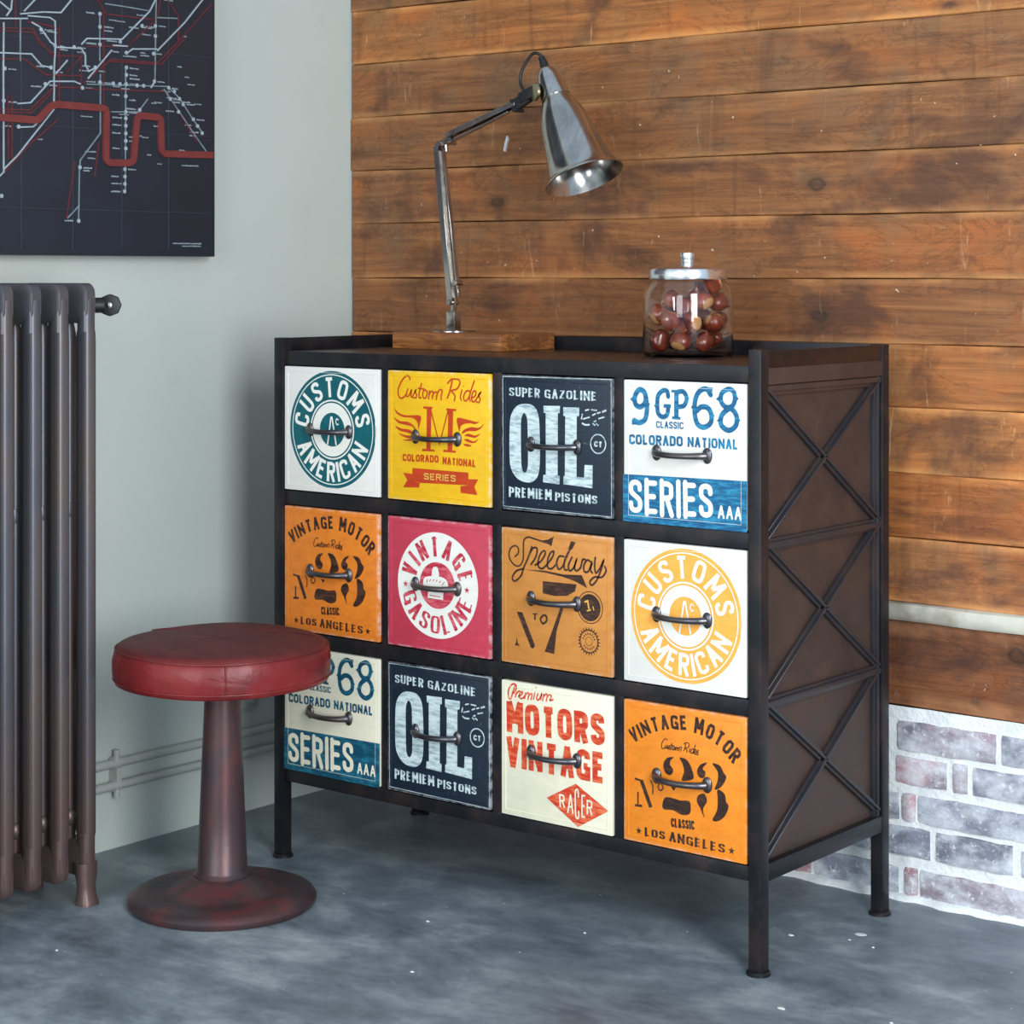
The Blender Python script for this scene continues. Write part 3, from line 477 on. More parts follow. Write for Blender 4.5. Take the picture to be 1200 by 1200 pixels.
# ------------------------------------------------------------------ 2D drawing kit for painted lettering
def cr(pts, closed=False, n=6):
    out = []; N = len(pts); P = [Vector((p[0], p[1])) for p in pts]
    g = (lambda i: P[i % N]) if closed else (lambda i: P[max(0, min(N-1, i))])
    for i in range(N if closed else N-1):
        a, b, c, d = g(i-1), g(i), g(i+1), g(i+2)
        for k in range(n):
            t = k/n
            out.append(.5*((2*b)+(c-a)*t+(2*a-5*b+4*c-d)*t*t+(3*b-a-3*c+d)*t**3))
    if not closed: out.append(P[-1])
    return out
class Ink:
    def __init__(s, W, layer=1): s.mb = MB(); s.W = W; s.y = -.0004*layer; s.k = 0
    def P(s, pts):
        s.k += 1; y = s.y - .00002*(s.k % 12)
        s.mb.add([(p[0]*s.W, y, p[1]*s.W) for p in pts], [tuple(range(len(pts)))])
    def stroke(s, pts, w, closed=False, round_=False, con=1.0, th=0):
        P = [Vector((p[0], p[1])) for p in pts]; N = len(P)
        if N < 2: return
        s.k += 1; y = s.y - .00002*(s.k % 12)
        vs = []
        for i in range(N):
            a = P[(i-1) % N] if closed else P[max(i-1, 0)]; c = P[(i+1) % N] if closed else P[min(i+1, N-1)]; b = P[i]
            d0 = (b-a); d1 = (c-b)
            if d0.length < 1e-6: d0 = d1
            if d1.length < 1e-6: d1 = d0
            d0 = d0.normalized(); d1 = d1.normalized(); t = (d0+d1)
            if t.length < 1e-4: t = d0
            t.normalize(); nrm = Vector((-t.y, t.x)); k = max(.45, nrm.dot(Vector((-d0.y, d0.x))))
            loc = abs(math.sin(math.atan2(t.y, t.x)-th)); ww = w*(con+(1-con)*loc)/2/k
            vs += [(b+nrm*ww), (b-nrm*ww)]
        fs = [(2*i, 2*i+1, 2*i+3, 2*i+2) for i in range(N-1)]
        if closed: fs.append((2*N-2, 2*N-1, 1, 0))
        s.mb.add([(p.x*s.W, y, p.y*s.W) for p in vs], fs)
        if round_ and not closed:
            for c in (P[0], P[-1]): s.disc(c, w/2, 10, y-.00001)
    def disc(s, c, r, n=40, y=None, ry=None):
        if y is None: y = s.y; 
        ry = ry or r
        s.mb.add([((c[0]+r*math.cos(2*PI*i/n))*s.W, y, (c[1]+ry*math.sin(2*PI*i/n))*s.W) for i in range(n)], [tuple(range(n))])
    def ring(s, c, r, w, n=48):
        s.stroke([(c[0]+r*math.cos(2*PI*i/n), c[1]+r*math.sin(2*PI*i/n)) for i in range(n)], w, closed=True)
    def star(s, c, r):
        s.P([(c[0]+(r if i % 2 == 0 else r*.42)*math.sin(2*PI*i/10), c[1]+(r if i % 2 == 0 else r*.42)*math.cos(2*PI*i/10)) for i in range(10)])
    def text(s, txt, base, h, w, style='n', kf=1.0):
        # baseline polyline
        if len(base) == 2: B = [Vector(base[0]), Vector(base[1])]
        else: B = cr(base)
        cum = [0]
        for a, b in zip(B, B[1:]): cum.append(cum[-1]+(b-a).length)
        def at(d):
            d = max(0, min(cum[-1]-1e-6, d))
            for i in range(len(B)-1):
                if cum[i+1] >= d: t = (d-cum[i])/(cum[i+1]-cum[i]+1e-9); return B[i].lerp(B[i+1], t)
            return B[-1]
        gs = [GL[c] for c in txt]; n = len(gs); gapk = {'n': .12, 'q': .16, 'c': .17, 's': .20}[style]
        k = (cum[-1]-n*w)/(sum(g[0] for g in gs)+gapk*(n-1)) if n > 1 or gs[0][0] > 0 else .5
        full = k; k *= kf; x = w/2
        con = {'n': 1, 'q': 1, 'c': .38, 's': .38}[style]
        for g in gs:
            gw = g[0]*k; mid = x+g[0]*full/2
            p0 = at(mid-max(gw/2, .004)); p1 = at(mid+max(gw/2, .004)); pc = at(mid) if len(base) == 2 else (p0+p1)/2
            t = (p1-p0).normalized(); nn = Vector((-t.y, t.x)); th = math.atan2(t.y, t.x)
            def F(q): return pc + t*((q[0]-g[0]/2)*k) + nn*(w/2+q[1]*(h-w))
            for kind, pts in g[1]:
                def ext(a, b):          # run the stem out to the full letter height
                    return (a[0], a[1]+(w/2/(h-w) if a[1] > .5 else -w/2/(h-w))) if a[1] in (0, 1) and abs(a[1]-b[1]) > .4 and abs(a[0]-b[0]) < .4 else a
                if kind == 's' or (kind == 'S' and abs(pts[0][0]-pts[1][0]) < .02 and pts[0][1] == 1):
                    pts = [ext(pts[0], pts[1])]+list(pts[1:-1])+[ext(pts[-1], pts[-2])]
                if kind in 'so' or style == 'q': P = [F(q) for q in pts]
                else: P = cr([F(q) for q in pts], closed=(kind == 'O'), n=5)
                s.stroke(P, w, closed=(kind in 'Oo'), con=con, th=th, round_=(style == 'n' and .03 < w < .04))
                if style in 'cs' and kind in 'sS':
                    for q in (pts[0], pts[-1]):
                        if (q[1] <= 0 or q[1] >= 1) and len(pts) == 2 and abs(pts[0][1]-pts[1][1]) > .4:
                            sl = .13 if style == 's' else .07
                            yy = min(1, max(0, q[1])); s.stroke([F((q[0]-sl, yy)), F((q[0]+sl, yy))], w*.6)
            x += g[0]*full+w+gapk*full
    def run(s, items):
        for it in items:
            k = it[0]
            if k == 'p': s.P(it[1])
            elif k == 'P': s.P(cr(it[1], True, 4))
            elif k == 's': s.stroke(it[2], it[1])
            elif k == 'o': s.stroke(it[2], it[1], closed=True)
            elif k == 'S': s.stroke(cr(it[2]), it[1], round_=True)
            elif k == 'O': s.stroke(cr(it[2], True), it[1], closed=True)
            elif k == 'x': [s.star(c, .026) for c in it[1]]
            elif k == 'E':
                if it[1] > 0: s.ring(it[2], it[3], it[1])
                else: s.disc(it[2], it[3])
            elif k == 'T': s.text(it[1], it[2], it[3], it[4], it[5])
        return s
    def build(s, name, mat, parent):
        me = s.mb.mesh(name); bm = bmesh.new(); bm.from_mesh(me)
        bmesh.ops.triangulate(bm, faces=[f for f in bm.faces if len(f.verts) > 4])
        for f in bm.faces:
            f.normal_update()
            if f.normal.y > 0: f.normal_flip()
        bm.to_mesh(me); bm.free(); me.materials.append(mat)
        o = bpy.data.objects.new(name, me); C.objects.link(o); o.parent = parent; return o
o4 = [(.06,1),(.44,1),(.5,.85),(.5,.15),(.44,0),(.06,0),(0,.15),(0,.85)]
GL = {
 'A': (.5, [('s', [(0,0),(.25,1)]), ('s', [(.25,1),(.5,0)]), ('s', [(.09,.34),(.41,.34)])]),
 'C': (.48, [('S', [(.48,.72),(.46,.93),(.24,1),(.04,.92),(0,.7),(0,.3),(.04,.08),(.24,0),(.46,.07),(.48,.28)])]),
 'D': (.48, [('s', [(0,0),(0,1)]), ('S', [(0,1),(.25,1),(.46,.88),(.48,.5),(.46,.12),(.25,0),(0,0)])]),
 'E': (.42, [('s', [(0,0),(0,1)]), ('s', [(0,1),(.42,1)]), ('s', [(0,.52),(.36,.52)]), ('s', [(0,0),(.42,0)])]),
 'G': (.5, [('S', [(.48,.75),(.46,.93),(.24,1),(.04,.92),(0,.7),(0,.3),(.04,.08),(.24,0),(.46,.08),(.5,.25)]), ('s', [(.5,.0),(.5,.45)]), ('s', [(.5,.45),(.27,.45)])]),
 'I': (.0, [('s', [(0,0),(0,1)])]),
 'L': (.4, [('s', [(0,1),(0,0)]), ('s', [(0,0),(.4,0)])]),
 'M': (.66, [('s', [(0,0),(0,1)]), ('s', [(0,1),(.33,.25)]), ('s', [(.33,.25),(.66,1)]), ('s', [(.66,1),(.66,0)])]),
 'N': (.52, [('s', [(0,0),(0,1)]), ('s', [(0,1),(.52,0)]), ('s', [(.52,0),(.52,1)])]),
 'O': (.5, [('O', [(.12,.98),(.38,.98),(.49,.8),(.5,.2),(.38,.02),(.12,.02),(0,.2),(0,.8)])]),
 'P': (.46, [('s', [(0,0),(0,1)]), ('S', [(0,1),(.26,1),(.44,.92),(.46,.73),(.44,.54),(.26,.46),(0,.46)])]),
 'R': (.48, [('s', [(0,0),(0,1)]), ('S', [(0,1),(.26,1),(.44,.92),(.46,.74),(.44,.57),(.26,.5),(0,.5)]), ('s', [(.24,.5),(.48,0)])]),
 'S': (.46, [('S', [(.45,.76),(.42,.93),(.23,1),(.04,.93),(.01,.76),(.06,.62),(.4,.4),(.46,.24),(.42,.07),(.23,0),(.04,.07),(0,.25)])]),
 'T': (.5, [('s', [(.25,0),(.25,1)]), ('s', [(0,1),(.5,1)])]),
 'U': (.48, [('S', [(0,1),(0,.5),(.01,.2),(.1,.02),(.24,0),(.38,.02),(.47,.2),(.48,.5),(.48,1)])]),
 'V': (.5, [('s', [(0,1),(.25,0)]), ('s', [(.25,0),(.5,1)])]),
 'Z': (.48, [('s', [(0,1),(.48,1)]), ('s', [(.48,1),(0,0)]), ('s', [(0,0),(.48,0)])]),
}
def arc(c, r, a0, a1, n=14): return [(c[0]+r*math.cos(math.radians(a0+(a1-a0)*i/n)), c[1]+r*math.sin(math.radians(a0+(a1-a0)*i/n))) for i in range(n+1)]

# ------------------------------------------------------------------ chest of drawers
chest = empty('chest_of_drawers', (-.545, .21, 0))
tag(chest, 'black iron chest of twelve drawers with painted vintage motor signs', 'chest of drawers')
def cb(mb, name, mat, par=chest, **kw):
    mb.v = [(x+.545, y-.21, z) for x, y, z in mb.v]; return mb.build(name, mat, par, **kw)
X0, X1 = -1.0945, .003
def post(xa, ya, top):
    mb = MB(); mb.box(xa, xa+.024, ya, ya+.024, .006, top); o = cb(mb, 'leg_post', M_frame, bevel=.0018)
    f = MB(); f.lathe([(.020,0),(.020,.004),(.0175,.0065),(.014,.0065)], 20, Matrix.Translation((xa+.012+.545, ya+.012-.21, 0)))
    f.build('foot_disc', M_frame, o, smooth=True)
post(X1-.024, -.003, 1.002); post(X0, -.003, 1.0); post(X1-.024, .397, 1.0); post(X0, .397, 1.0)
xc = [(-1.0696,-.8212),(-.8026,-.5559),(-.5333,-.2901),(-.2689,-.0248)]
zr = [(.7083,.9472),(.4404,.6794),(.1732,.4113)]
fy = .0025
for z0, z1 in ((.9485,.975),(.6810,.7070),(.4127,.4390),(.1480,.1720)):
    mb = MB(); mb.box(X0+.02, X1-.021, fy, .02, z0, z1); cb(mb, 'front_rail', M_frame, bevel=.001)
for xa, xb in ((-.8200,-.8038),(-.5547,-.5345),(-.2889,-.2701)):
    mb = MB(); mb.box(xa, xb, fy+.0003, .019, .170, .950); cb(mb, 'divider', M_frame, bevel=.0012)
for k in range(3):                          # welded upright beads beside each column of drawers
    pass
# carcass behind the drawers
mb = MB(); mb.box(X0+.010, X1-.012, .405, .412, .150, .972); cb(mb, 'back_panel', M_side)
mb = MB(); mb.box(X0+.01, X1-.012, .018, .41, .150, .154); cb(mb, 'bottom_panel', M_side)
mb = MB(); mb.box(X0+.012, X1-.010, .004, .41, .968, .9745); cb(mb, 'top_panel', M_top)
mb = MB(); mb.box(X0+.02, X1-.02, .412, .418, .966, 1.0); cb(mb, 'tray_rim', M_frame, bevel=.0008)
for s, xa in ((1, X1-.006), (-1, X0+.001)):
    mb = MB(); mb.box(xa, xa+.004, .02, .400, .972, .999); cb(mb, 'tray_rim', M_top if s > 0 else M_frame, bevel=.0008)
# panelled sides: sheet, frame bars, crossed angle irons
for s in (1, -1):
    def X(d): return (X1-d) if s > 0 else (X0+d)
    def bx(mb, d0, d1, *a): mb.box(min(X(d0), X(d1)), max(X(d0), X(d1)), *a)
    mb = MB(); bx(mb, .015, .017, .02, .40, .15, .97); cb(mb, 'side_panel', M_side)
    for z0, z1, d in ((.945,.972,.001),(.148,.176,.001)):
        mb = MB(); bx(mb, d, .016, .020, .398, z0, z1); cb(mb, 'side_rail', M_side if z0 > .9 else M_frame, bevel=.001)
    ZN = [.9415, .6915, .436, .183]
    for z in ZN[1:3]:
        mb = MB(); bx(mb, .003, .015, .021, .397, z-.011, z-.001); bx(mb, .0085, .015, .021, .397, z-.016, z+.004); cb(mb, 'side_rail', M_brace, bevel=.0008)
    mb = MB(); bx(mb, .003, .015, .021, .397, .934, .943); bx(mb, .0085, .015, .021, .397, .927, .945); cb(mb, 'side_rail', M_side, bevel=.0008)
    for y0, y1 in ((.021,.026),(.380,.398)):
        mb = MB(); bx(mb, .008, .015, y0, y1, .17, .95)
        if y0 > .1: bx(mb, .0035, .012, y0+.006, y0+.012, .17, .95)
        cb(mb, 'side_stile', M_brace, bevel=.0008)
    for i in range(3):
        zt, zb = ZN[i]-.004, ZN[i+1]+.004
        for a, b in (((.024, zt), (.394, zb)), ((.024, zb), (.394, zt))):
            mb = MB(); p = (X(.0105), a[0], a[1]); q = (X(.0105), b[0], b[1])
            mb.bar(p, q, .0155, .006, up=(1,0,0)); p = (X(.006), a[0], a[1]); q = (X(.006), b[0], b[1])
            mb.bar(p, q, .0048, .008, up=(1,0,0)); cb(mb, 'cross_brace', M_brace, bevel=.0006, seg=1)

# drawers: colours
cream = mat_print('ivory_enamel', lin(228,226,218), None, .05, panel=True); cream2 = mat_print('aged_cream_enamel', lin(234,229,204), None, .07, panel=True)
white2 = mat_print('white_enamel', lin(226,224,216), None, .05, panel=True)
yellow = mat_print('mustard_yellow_enamel', lin(238,188,26), lin(230,170,20), .1, panel=True)
navy = mat_print('navy_black_enamel', lin(22,38,54), None, .25, panel=True)
orange = mat_print('orange_enamel', lin(238,140,36), lin(222,122,28), .08, panel=True); orange2 = mat_print('burnt_orange_enamel', lin(222,126,36), lin(200,106,28), .1, panel=True)
red = mat_print('raspberry_enamel', lin(196,62,84), lin(184,54,70), .12, panel=True); ochre = mat_print('ochre_enamel', lin(204,136,64), lin(188,120,52), .1, panel=True)
I_teal = mat_print('teal_paint', lin(8,96,104), lin(4,76,86), .15); I_orange = mat_print('light_orange_paint', lin(246,176,78), lin(240,160,54), .06)
I_ivory = mat_print('ivory_paint', lin(232,232,222), None, .06); I_sign = mat_print('vermilion_paint', lin(196,66,22), lin(176,46,20), .15)
I_light = mat_print('chalk_paint', lin(206,222,222), lin(118,142,152), .12, streak=True)
I_yel = mat_print('yellow_paint', lin(222,176,80)); I_blue = mat_print('petrol_blue_paint', lin(10,88,132), lin(44,146,184), .15, streak=True)
I_teal2 = mat_print('deep_teal_paint', lin(10,72,98), lin(36,124,146), .2, streak=True)
I_dark = mat_print('sepia_black_paint', lin(46,28,22), lin(92,56,38), .2, streak=True); I_red = mat_print('crimson_paint', lin(186,42,64), lin(224,120,130), .12, streak=True)
I_motor = mat_print('poppy_paint', lin(204,56,28), lin(238,132,88), .12, streak=True)
def design(kind, d, W):
    A = ART; c = (.5, .483)
    def ink(mat, name='painted_lettering', layer=1, *keys):
        k = Ink(W, layer)
        for q in keys: k.run(A[q])
        return k
    if kind in ('A', 'Ao'):
        col = I_teal if kind == 'A' else I_orange; c = (.515, .490); paper = I_ivory
        k = Ink(W, 1); k.disc(c, .447, 64); k.build('painted_disc', col, d)
        k = Ink(W, 2); k.ring(c, .418, .008, 64); k.ring(c, .222, .012, 48); k.ring(c, .168, .078, 48)
        k.text('CUSTOMS', arc(c, .250, 179, 5), .152, .027, 'n'); k.text('AMERICAN', arc(c, .398, 199, 342), .150, .026, 'n', .72)
        k.build('painted_lettering', paper, d)
        k = Ink(W, 3); k.ring(c, .206, .003, 48); k.build('painted_rings', col, d)
        k = Ink(W, 4); k.stroke([(c[0]-.045, c[1]-.115), (c[0]-.008, c[1]+.10)], .014); k.stroke([(c[0]+.045, c[1]-.115), (c[0]+.0, c[1]+.10)], .014)
        k.stroke(cr([(c[0]+.07, c[1]+.075), (c[0]+.05, c[1]+.085), (c[0]+.042, c[1]+.06), (c[0]+.055, c[1]+.04), (c[0]+.07, c[1]+.048)]), .009)
        k.build('painted_monogram', paper, d)
    elif kind == 'B':
        ink(0, '', 1, 'B_script', 'B_art').build('painted_lettering', I_sign, d); ink(0, '', 2, 'B_light').build('painted_banner_word', I_yel, d)
    elif kind == 'C':
        ink(0, '', 1, 'C_line', 'C_light').build('painted_lettering', I_light, d); ink(0, '', 2, 'C_hole').build('letter_counter', navy, d)
    elif kind in ('D', 'Dt'):
        ink(0, '', 1, 'D_blue').build('painted_lettering', I_blue if kind == 'D' else I_teal2, d); ink(0, '', 2, 'D_light').build('painted_series_word', I_ivory if kind == 'D' else cream2, d)
    elif kind in ('E', 'Eo'):
        k = ink(0, '', 1, 'E_dark', 'E_stars')
        for it in A['B_script']:
            pts = [(.32+(p[0]-.11)*.375, .665+(p[1]-.75)*.42) for p in it[2]]
            k.stroke(cr(pts, it[0] == 'O'), .0065, closed=it[0] == 'O')
        k.build('painted_lettering', I_dark, d)
    elif kind == 'F':
        c = (.495, .487)
        k = Ink(W, 1); k.disc(c, .387, 64); k.build('painted_disc', I_ivory, d)
        k = Ink(W, 2); k.disc(c, .170, 48); k.text('VINTAGE', arc(c, .212, 171, 9), .145, .030, 's'); k.text('GASOLINE', arc(c, .360, 194, 345), .142, .028, 's', .78)
        k.run(A['F_stars']); k.build('painted_lettering', I_red, d)
        ink(0, '', 3, 'F_can').build('painted_can', I_ivory, d); ink(0, '', 4, 'F_marks').build('painted_can_marks', I_red, d)['kind'] = 'stuff'
    elif kind == 'G':
        ink(0, '', 1, 'G_dark').build('painted_lettering', I_dark, d); ink(0, '', 2, 'G_light').build('painted_badge_mark', I_yel, d)
        e = A['G_gear'][0]; c = e[2]; k = Ink(W, 1); r = .077
        k.ring(c, r, .008)
        for i in range(24):
            a = 2*PI*i/24; b = .095
            k.P([(c[0]+r*math.cos(a-b), c[1]+r*math.sin(a-b)), (c[0]+r*math.cos(a+b), c[1]+r*math.sin(a+b)), (c[0]+(r+.024)*math.cos(a), c[1]+(r+.024)*math.sin(a))])
        for i in list(range(1, 9))+list(range(11, 17)):
            a = PI-2*PI*i/18; k.stroke([(c[0]+.045*math.cos(a), c[1]+.045*math.sin(a)), (c[0]+.06*math.cos(a), c[1]+.06*math.sin(a))], .007)
        k.ring(c, .03, .003, 20)
        k.build('painted_gear', I_dark, d)
    elif kind == 'H':
        ink(0, '', 1, 'H_red').build('painted_lettering', I_motor, d); ink(0, '', 2, 'H_light').build('painted_racer_word', cream2, d)
grid = [['A','B','C','D'],['E','F','G','Ao'],['Dt','C','H','Eo']]
base = {'A':white2,'B':yellow,'C':navy,'D':cream,'E':orange2,'F':red,'G':ochre,'Ao':cream,'Dt':cream2,'H':cream2,'Eo':orange}
lab = {'A':'white drawer front with a teal CUSTOMS AMERICAN roundel','B':'yellow drawer front with winged M and Custom Rides script','C':'navy drawer front lettered OIL',
 'D':'white drawer front lettered 9 GP68 over a blue SERIES band','E':'burnt orange drawer front with large 23','F':'raspberry drawer front with VINTAGE GASOLINE roundel',
 'G':'ochre drawer front with Speedway script and a large 7','Ao':'white drawer front with an orange CUSTOMS AMERICAN roundel','Dt':'cream drawer front lettered 9 GP68 over a deep teal SERIES band',
 'H':'cream drawer front lettered MOTORS VINTAGE with red diamond','Eo':'bright orange drawer front with large 23'}
# handle mesh (origin at centre, bows towards -Y)
hm = MB()
for sx in (-.050, .050):
    hm.lathe([(.0118,0),(.0118,.002),(.0095,.0042),(.0055,.0052),(.0048,.009)], 22, Matrix.Translation((sx,0,0)) @ Matrix.Diagonal((.78,1,1.12,1)) @ Matrix.Rotation(PI/2, 4, 'X'))
pts = []; rs = []
for i in range(17):
    t = i/16; x = -.050+.10*t; s = math.sin(PI*t)
    pts.append((x, -.006-.019*s**.6, -.0012*s)); rs.append(.0060-.0010*s)
hm.tube(pts, rs, 12)
hproto = None
for r in range(3):
    for c in range(4):
        xa, xb = xc[c]; za, zb = zr[r]; W_ = xb-xa; H_ = zb-za; kd = grid[r][c]
        mb = MB(); e = .0012
        mb.box(e, W_-e, 0, .016, e, H_-e)
        d = mb.build('drawer', base[kd], chest, bevel=.0022, loc=(xa+.545, -.21-.0005, za)); d['label'] = lab[kd]
        bx_ = MB(); bx_.box(.006, W_-.006, .016, .36, .01, H_-.02); bx_.build('drawer_box', M_frame, d)
        # raised press line round the sheet
        pl_ = Ink(W_, .3); q = .011
        ln = MB()
        loop = [(q, 0, q), (W_-q, 0, q), (W_-q, 0, H_-q), (q, 0, H_-q)]
        ln.tube([Vector(p) for p in loop]+[Vector(loop[0])], .0007, 6); ln.build('pressed_bead', base[kd], d, smooth=True)
        design(kd, d, W_)
        # painted layers were drawn for a panel .966 high per unit width
        for chd in d.children:
            if chd.name.startswith(('painted', 'letter')): chd.scale = (1, 1, H_/(W_*.966))
        if hproto is None: hproto = hm.build('handle', M_handle, d, smooth=True, loc=(W_*.487, -.0004, H_*.497)); hproto['label'] = 'dark iron bow handle'
        else: dupe(hproto, d, (W_*.487, -.0004, H_*.497))

# ------------------------------------------------------------------ stool
st = empty('stool', (-.955, -.27, 0)); tag(st, 'round stool with red leather seat on a flared iron pedestal', 'stool')
mb = MB(); mb.lathe([(.150,0),(.163,.001),(.1675,.006),(.168,.012),(.163,.019),(.150,.024),(.125,.026),(.102,.0255),(.094,.027),(.086,.031),(.070,.040),(.056,.048),(.050,.052)], 64)
mb.build('base', M_stool, st, smooth=True)
mb = MB(); mb.lathe([(.050,.050),(.0505,.054),(.0475,.058),(.0445,.062),(.0405,.16),(.0365,.26),(.0330,.34),(.0315,.375),(.0315,.402)], 48)
mb.build('column', M_stool, st, smooth=True)
mb = MB(); 
def seat(mb, prof, n=96, wob=1):
    vs = []; fs = []
    for j, (r, z) in enumerate(prof):
        for k in range(n):
            a = 2*PI*k/n
            rr = r*(1+wob*.004*math.sin(5*a+z*60)+wob*.002*math.sin(11*a)); zz = z+wob*.0014*math.sin(3*a+1)*(1 if z > .42 else .6)
            vs.append((rr*math.cos(a), rr*math.sin(a), zz))
    m_ = len(prof)
    for i in range(m_-1):
        for k in range(n): k2 = (k+1) % n; fs.append((i*n+k, i*n+k2, (i+1)*n+k2, (i+1)*n+k))
    fs += [tuple(range(n)), tuple((m_-1)*n+k for k in range(n))]
    mb.add(vs, fs)
seat(mb, [(.05,.402),(.150,.400),(.180,.3985),(.188,.400),(.1905,.406),(.192,.412),(.1935,.425),(.1935,.440),(.191,.452),(.188,.459),(.1865,.461),(.184,.4655),(.176,.4695),(.16,.472),(.12,.4745),(.07,.476),(.02,.4762)])
mb.build('seat', M_leather, st, smooth=True, angle=80)
mb = MB(); pts = [(.1885*math.cos(2*PI*k/96), .1885*math.sin(2*PI*k/96), .4605+.0014*math.sin(3*2*PI*k/96+1)) for k in range(97)]
mb.tube(pts, .0018, 6); mb.build('piping', M_leather, st, smooth=True)
mb = MB(); pts = [(.1925*math.cos(2*PI*k/96), .1925*math.sin(2*PI*k/96), .4085+.0008*math.sin(3*2*PI*k/96+1)) for k in range(97)]
mb.tube(pts, .0013, 6); mb.build('piping', M_leather, st, smooth=True)
# vertical side seam facing the camera and two seams over the top
tocam = math.atan2(-2.5457, 2.7038)
def topz(r): return .4768 if r < .07 else .4768-(r-.07)*.035 if r < .16 else .4735-(r-.16)*.17
mb = MB(); a = tocam+.03; mb.tube([(.1938*math.cos(a), .1938*math.sin(a), z) for z in (.41,.425,.44,.452)]+[(.1895*math.cos(a), .1895*math.sin(a), .459)], .0011, 6)
mb.build('seam', M_leather, st, smooth=True)
for (ax, ay), (bx2, by) in (((-.176, -.01), (.11, .132)), ((-.02, .0), (.170, -.05))):
    mb = MB(); pts = []
    for i in range(25):
        t = i/24; x = ax+(bx2-ax)*t; y = ay+(by-ay)*t+.02*math.sin(PI*t); r = math.hypot(x, y); pts.append((x, y, topz(r)-.0012))
    mb.tube(pts, .0011, 6); mb.build('seam', M_leather, st, smooth=True)

# ------------------------------------------------------------------ radiator
rad = empty('radiator', (-1.22, -.62, 0)); tag(rad, 'tall cast iron column radiator in front of the grey wall', 'radiator')
FX = .095                                    # local x of the front face
colx = [FX-.0165, FX-.0635, FX-.1075, FX-.1515]
def rounded(mb, x0, x1, z0, z1, hy, r, n=6):
    pts = []
    for cx_, cz_, a0 in ((x1-r, z1-r, 0), (x0+r, z1-r, 90), (x0+r, z0+r, 180), (x1-r, z0+r, 270)):
        for k in range(n+1): a = math.radians(a0+90*k/n); pts.append((cx_+r*math.cos(a), cz_+r*math.sin(a)))
    N = len(pts); cx = (x0+x1)/2; cz = (z0+z1)/2; vs = []
    for s, y in ((.0, -hy), (1, -hy*.72), (1.0, hy*.72), (.0, hy)):
        ins = .007 if s == 0 else 0
        for x, z in pts:
            vs.append((x-math.copysign(min(ins, abs(x-cx)), x-cx), y, z-math.copysign(min(ins, abs(z-cz)), z-cz)))
    fs = [tuple(range(N)), tuple(3*N+k for k in range(N))]
    for i in range(3):
        for k in range(N): k2 = (k+1) % N; fs.append((i*N+k, i*N+k2, (i+1)*N+k2, (i+1)*N+k))
    mb.add(vs, fs)
def section(y, foot=False):
    mb = MB()
    rounded(mb, FX-.186, FX-.003, 1.035, 1.1065, .0132, .020)
    mb.tube([(FX-.09, -.030, 1.068), (FX-.09, .030, 1.068)], .024, 16)
    s = mb.build('section', M_rad, rad, smooth=True, loc=(0, y, 0), angle=35)
    mb = MB(); rounded(mb, FX-.186, FX-.003, .050, .112, .0132, .018); mb.tube([(FX-.09, -.030, .085), (FX-.09, .030, .085)], .024, 16)
    mb.build('lower_header', M_rad, s, smooth=True, angle=35)
    for i, x in enumerate(colx):
        mb = MB(); n = 20; prof = []
        rx, ry = (.0165, .0148) if i == 0 else (.0135, .0125)
        zs = [(.055,.62),(.062,.82),(.072,.90),(.120,.92),(.128,1),(.55,1),(1.0,1),(1.018,.97),(1.024,.90),(1.075,.88),(1.086,.75),(1.092,.5)] if i == 0 else [(.10,.7),(.125,.9),(.14,1),(.55,1),(1.0,1),(1.018,.85),(1.035,.6)]
        vs = []; fs = []
        for z, f in zs:
            for k in range(n):
                a = 2*PI*k/n; cx_ = math.cos(a); sy_ = math.sin(a); e = .7
                vs.append((x+rx*f*math.copysign(abs(cx_)**e, cx_), ry*f*math.copysign(abs(sy_)**e, sy_), z))
        for j in range(len(zs)-1):
            for k in range(n): k2 = (k+1) % n; fs.append((j*n+k, j*n+k2, (j+1)*n+k2, (j+1)*n+k))
        fs += [tuple(range(n)), tuple((len(zs)-1)*n+k for k in range(n))]
        mb.add(vs, fs)
        if i == 0:
            mb.box(x+.008, x+.0155, -.0165, -.0130, .13, 1.02)      # added strip, shaped to give the front edge its highlight line
        if i == 1:
            mb.lathe([(.002,-.014),(.0085,-.012),(.011,0),(.0085,.012),(.002,.014)], 12, Matrix.Translation((x+.006, -.006, .70)))
            mb.lathe([(.002,-.016),(.010,-.012),(.013,0),(.010,.012),(.002,.016)], 12, Matrix.Translation((x+.008, -.006, .150)))
        mb.build('column', M_rad, s, smooth=True, angle=50)
    if foot:
        for fx, dirn in ((FX-.018, 1), (FX-.165, -1)):
            mb = MB()
            prof = [(.075, .0175, .020), (.055, .0165, .019), (.035, .0135, .016), (.018, .0145, .0165), (.006, .0185, .019), (.0, .0190, .0195)]
            vs = []; fs = []; n = 16
            for z, rx, ry in prof:
                off = dirn*.004*(1-z/.075)
                for k in range(n):
                    a = 2*PI*k/n; vs.append((fx+off+rx*math.copysign(abs(math.cos(a))**.7, math.cos(a)), ry*math.copysign(abs(math.sin(a))**.7, math.sin(a)), z))
            for j in range(len(prof)-1):
                for k in range(n): k2 = (k+1) % n; fs.append((j*n+k, j*n+k2, (j+1)*n+k2, (j+1)*n+k))
            fs += [tuple(range(n)), tuple((len(prof)-1)*n+k for k in range(n))]
            mb.add(vs, fs); mb.build('foot', M_rad, s, smooth=True, angle=60)
for k in range(7):
    section(.195-.0598*k, foot=(k in (0, 6)))
vp = (.055, .195+.075, 1.066)
mb = MB(); mb.tube([(vp[0]-.05, .215, vp[2]), (vp[0]-.02, .232, vp[2]), (vp[0]-.002, .258, vp[2])], .014, 14)
